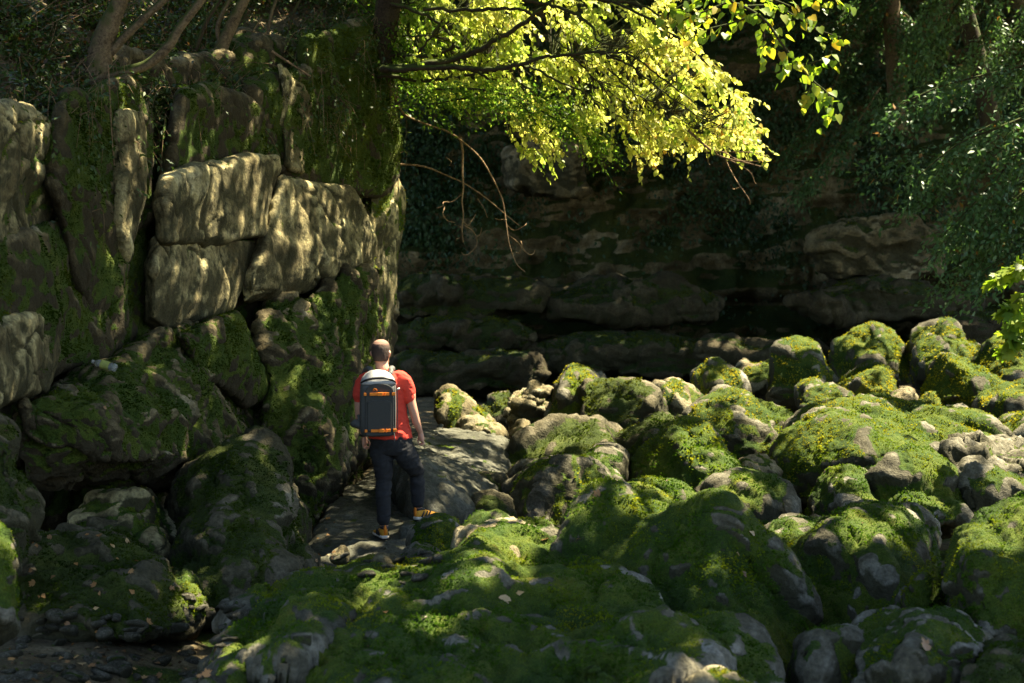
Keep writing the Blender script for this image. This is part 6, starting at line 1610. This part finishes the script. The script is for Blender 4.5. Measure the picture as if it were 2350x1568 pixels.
# loose stones, bottom left
def stone_mesh(seed):
    bm = bmesh.new()
    bmesh.ops.create_icosphere(bm, subdivisions=3, radius=1.0)
    V = np.array([v.co for v in bm.verts])
    r = np.random.default_rng(seed)
    for _ in range(9):
        d = r.normal(size=3); d /= np.linalg.norm(d)
        V = V - np.outer(np.clip(V @ d - r.uniform(.45, .85), 0, None) * .95, d)
    V = V * (1 + .10 * fbm(V * 1.7 + seed, seed, 3))[:, None] * np.array([1.25, .9, .55])
    F = np.array([[v.index for v in f.verts] for f in bm.faces])
    bm.free()
    mk = sstep(0.2, 0.7, fbm(V * 1.3, seed + 3, 3) + 0.15)
    return mesh_np("stone", V, F, M_BOULDER, {"moss": mk, "film": np.clip(0.6 - 0.7 * V[:, 2] * 2, 0, .7)}, True)
SM = [stone_mesh(i) for i in range(7)]
def put_stone(p, s, label, group):
    o = bpy.data.objects.new("stone", SM[rs.integers(7)])
    COL.objects.link(o)
    o.location = (p[0], p[1], p[2] + s * 0.02)
    o.rotation_euler = (rs.normal() * .2, rs.normal() * .2, rs.uniform(0, 6.28))
    o.scale = (s, s, s)
    return tag(o, label, "stone", group)
for p, nn in scatter([(20, 1415), (300, 1405), (440, 1430), (450, 1568), (0, 1568)], 80, rs):
    put_stone(p, rs.uniform(.03, .085), "half-buried pale stone on the ground in the bottom left corner", "loose stones in the bottom left corner")
for p, nn in scatter([(430, 1370), (560, 1380), (600, 1440), (500, 1480)], 24, rs):
    put_stone(p, rs.uniform(.03, .07), "small stone in the gully between the cliff foot and the foreground rock", "loose stones in the gully")
for p, nn in scatter([(760, 1250), (1010, 1245), (1060, 1330), (900, 1350), (780, 1330)], 16, rs, False):
    put_stone(p, rs.uniform(.025, .06), "small pale lump of stone on the crest of the foreground rock", "pale stones along the foreground crest")
# fine litter: twigs, needles, leaf bits
def litter(name, pts, nrm, size, tint, mat, T):
    tip = rs.normal(size=pts.shape) * np.array([1, 1, .25])
    leaf_mass(name, pts + nrm * 0.006, tip, nrm + 0.35 * rs.normal(size=pts.shape), size, tint, mat, T, None, kind="stuff")
cand = np.where((AN2[:, 2] > 0.6) & (apx2[:, 0] > 0) & (apx2[:, 0] < 2350) & (apx2[:, 1] > 600))[0]
w = np.clip(fbm(AV2[cand] * 1.1, 505, 3) + 0.25, 0.02, 1) * AV2[cand, 1] ** 0.3
ii = rs.choice(cand, 1000, p=w / w.sum())
litter("leaf_litter", AV2[ii], AN2[ii], rs.uniform(.014, .030, len(ii)) * (AV2[ii, 1] / 10) ** 0.6, rs.uniform(.68, .90, len(ii)), M_UND, T_DIAM)
gp = np.array([gpoint(x, y) for x, y in sample_poly([(-20, 1400), (500, 1400), (560, 1600), (-20, 1600)], 1100, rs)])
litter("ground_litter", gp, np.tile([0, 0, 1.0], (len(gp), 1)), rs.uniform(.012, .04, len(gp)), rs.uniform(.6, .97, len(gp)), M_UND, T_DIAM)
# ---- plastic bottle left on the ledge
M_PET = NT("clear_plastic")
M_PET = M_PET.surf(M_PET.n("BsdfPrincipled", {"Base Color": (0.82, 0.88, 0.88, 1), "Roughness": 0.12, "Transmission Weight": 0.75, "IOR": 1.35, "Alpha": 0.75}).outputs[0])
M_LAB = simple_mat("bottle_wrap", (0.35, 0.38, 0.10), 0.5, 0.4, 30, 0.3)
h = surf_at(240, 838, 14)
bpos = np.array(P(241, 838, (h[0][1] if h is not None else 11.4) - 0.02))
bt = empty("plastic_bottle", bpos, "crumpled clear plastic bottle lying on the mossy cliff ledge, left", "bottle")
bt.rotation_euler = (0, math.radians(76), math.radians(168))
def lathe(prof, k=16, wob=0.0):
    V = np.concatenate([np.stack([r * np.cos(np.arange(k) * 2 * np.pi / k) * (1 + wob * math.sin(9 * z * 30)), r * np.sin(np.arange(k) * 2 * np.pi / k), np.full(k, z)], 1) for r, z in prof])
    n = len(prof)
    i = (np.arange(n - 1)[:, None] * k + np.arange(k)[None]); j = (np.arange(n - 1)[:, None] * k + (np.arange(k)[None] + 1) % k)
    return V, np.stack([i, j, j + k, i + k], 2).reshape(-1, 4)
V_, F_ = lathe([(.006, -.10), (.028, -.098), (.033, -.085), (.031, -.07), (.034, -.055), (.030, -.03), (.033, 0), (.031, .02), (.033, .04), (.030, .06), (.02, .08), (.012, .09), (.012, .10)], 16, .08)
link("body", mesh_np("body", V_, F_, M_PET, None, True), bt)
V_, F_ = lathe([(.0345, -.045), (.0345, .03)], 16, .05)
link("wrap", mesh_np("wrap", V_, F_, M_LAB, None, True), bt)
V_, F_ = lathe([(.002, .118), (.014, .117), (.0145, .10), (.002, .099)], 14)
link("cap", mesh_np("cap", V_, F_, M_PACKL, None, True), bt)
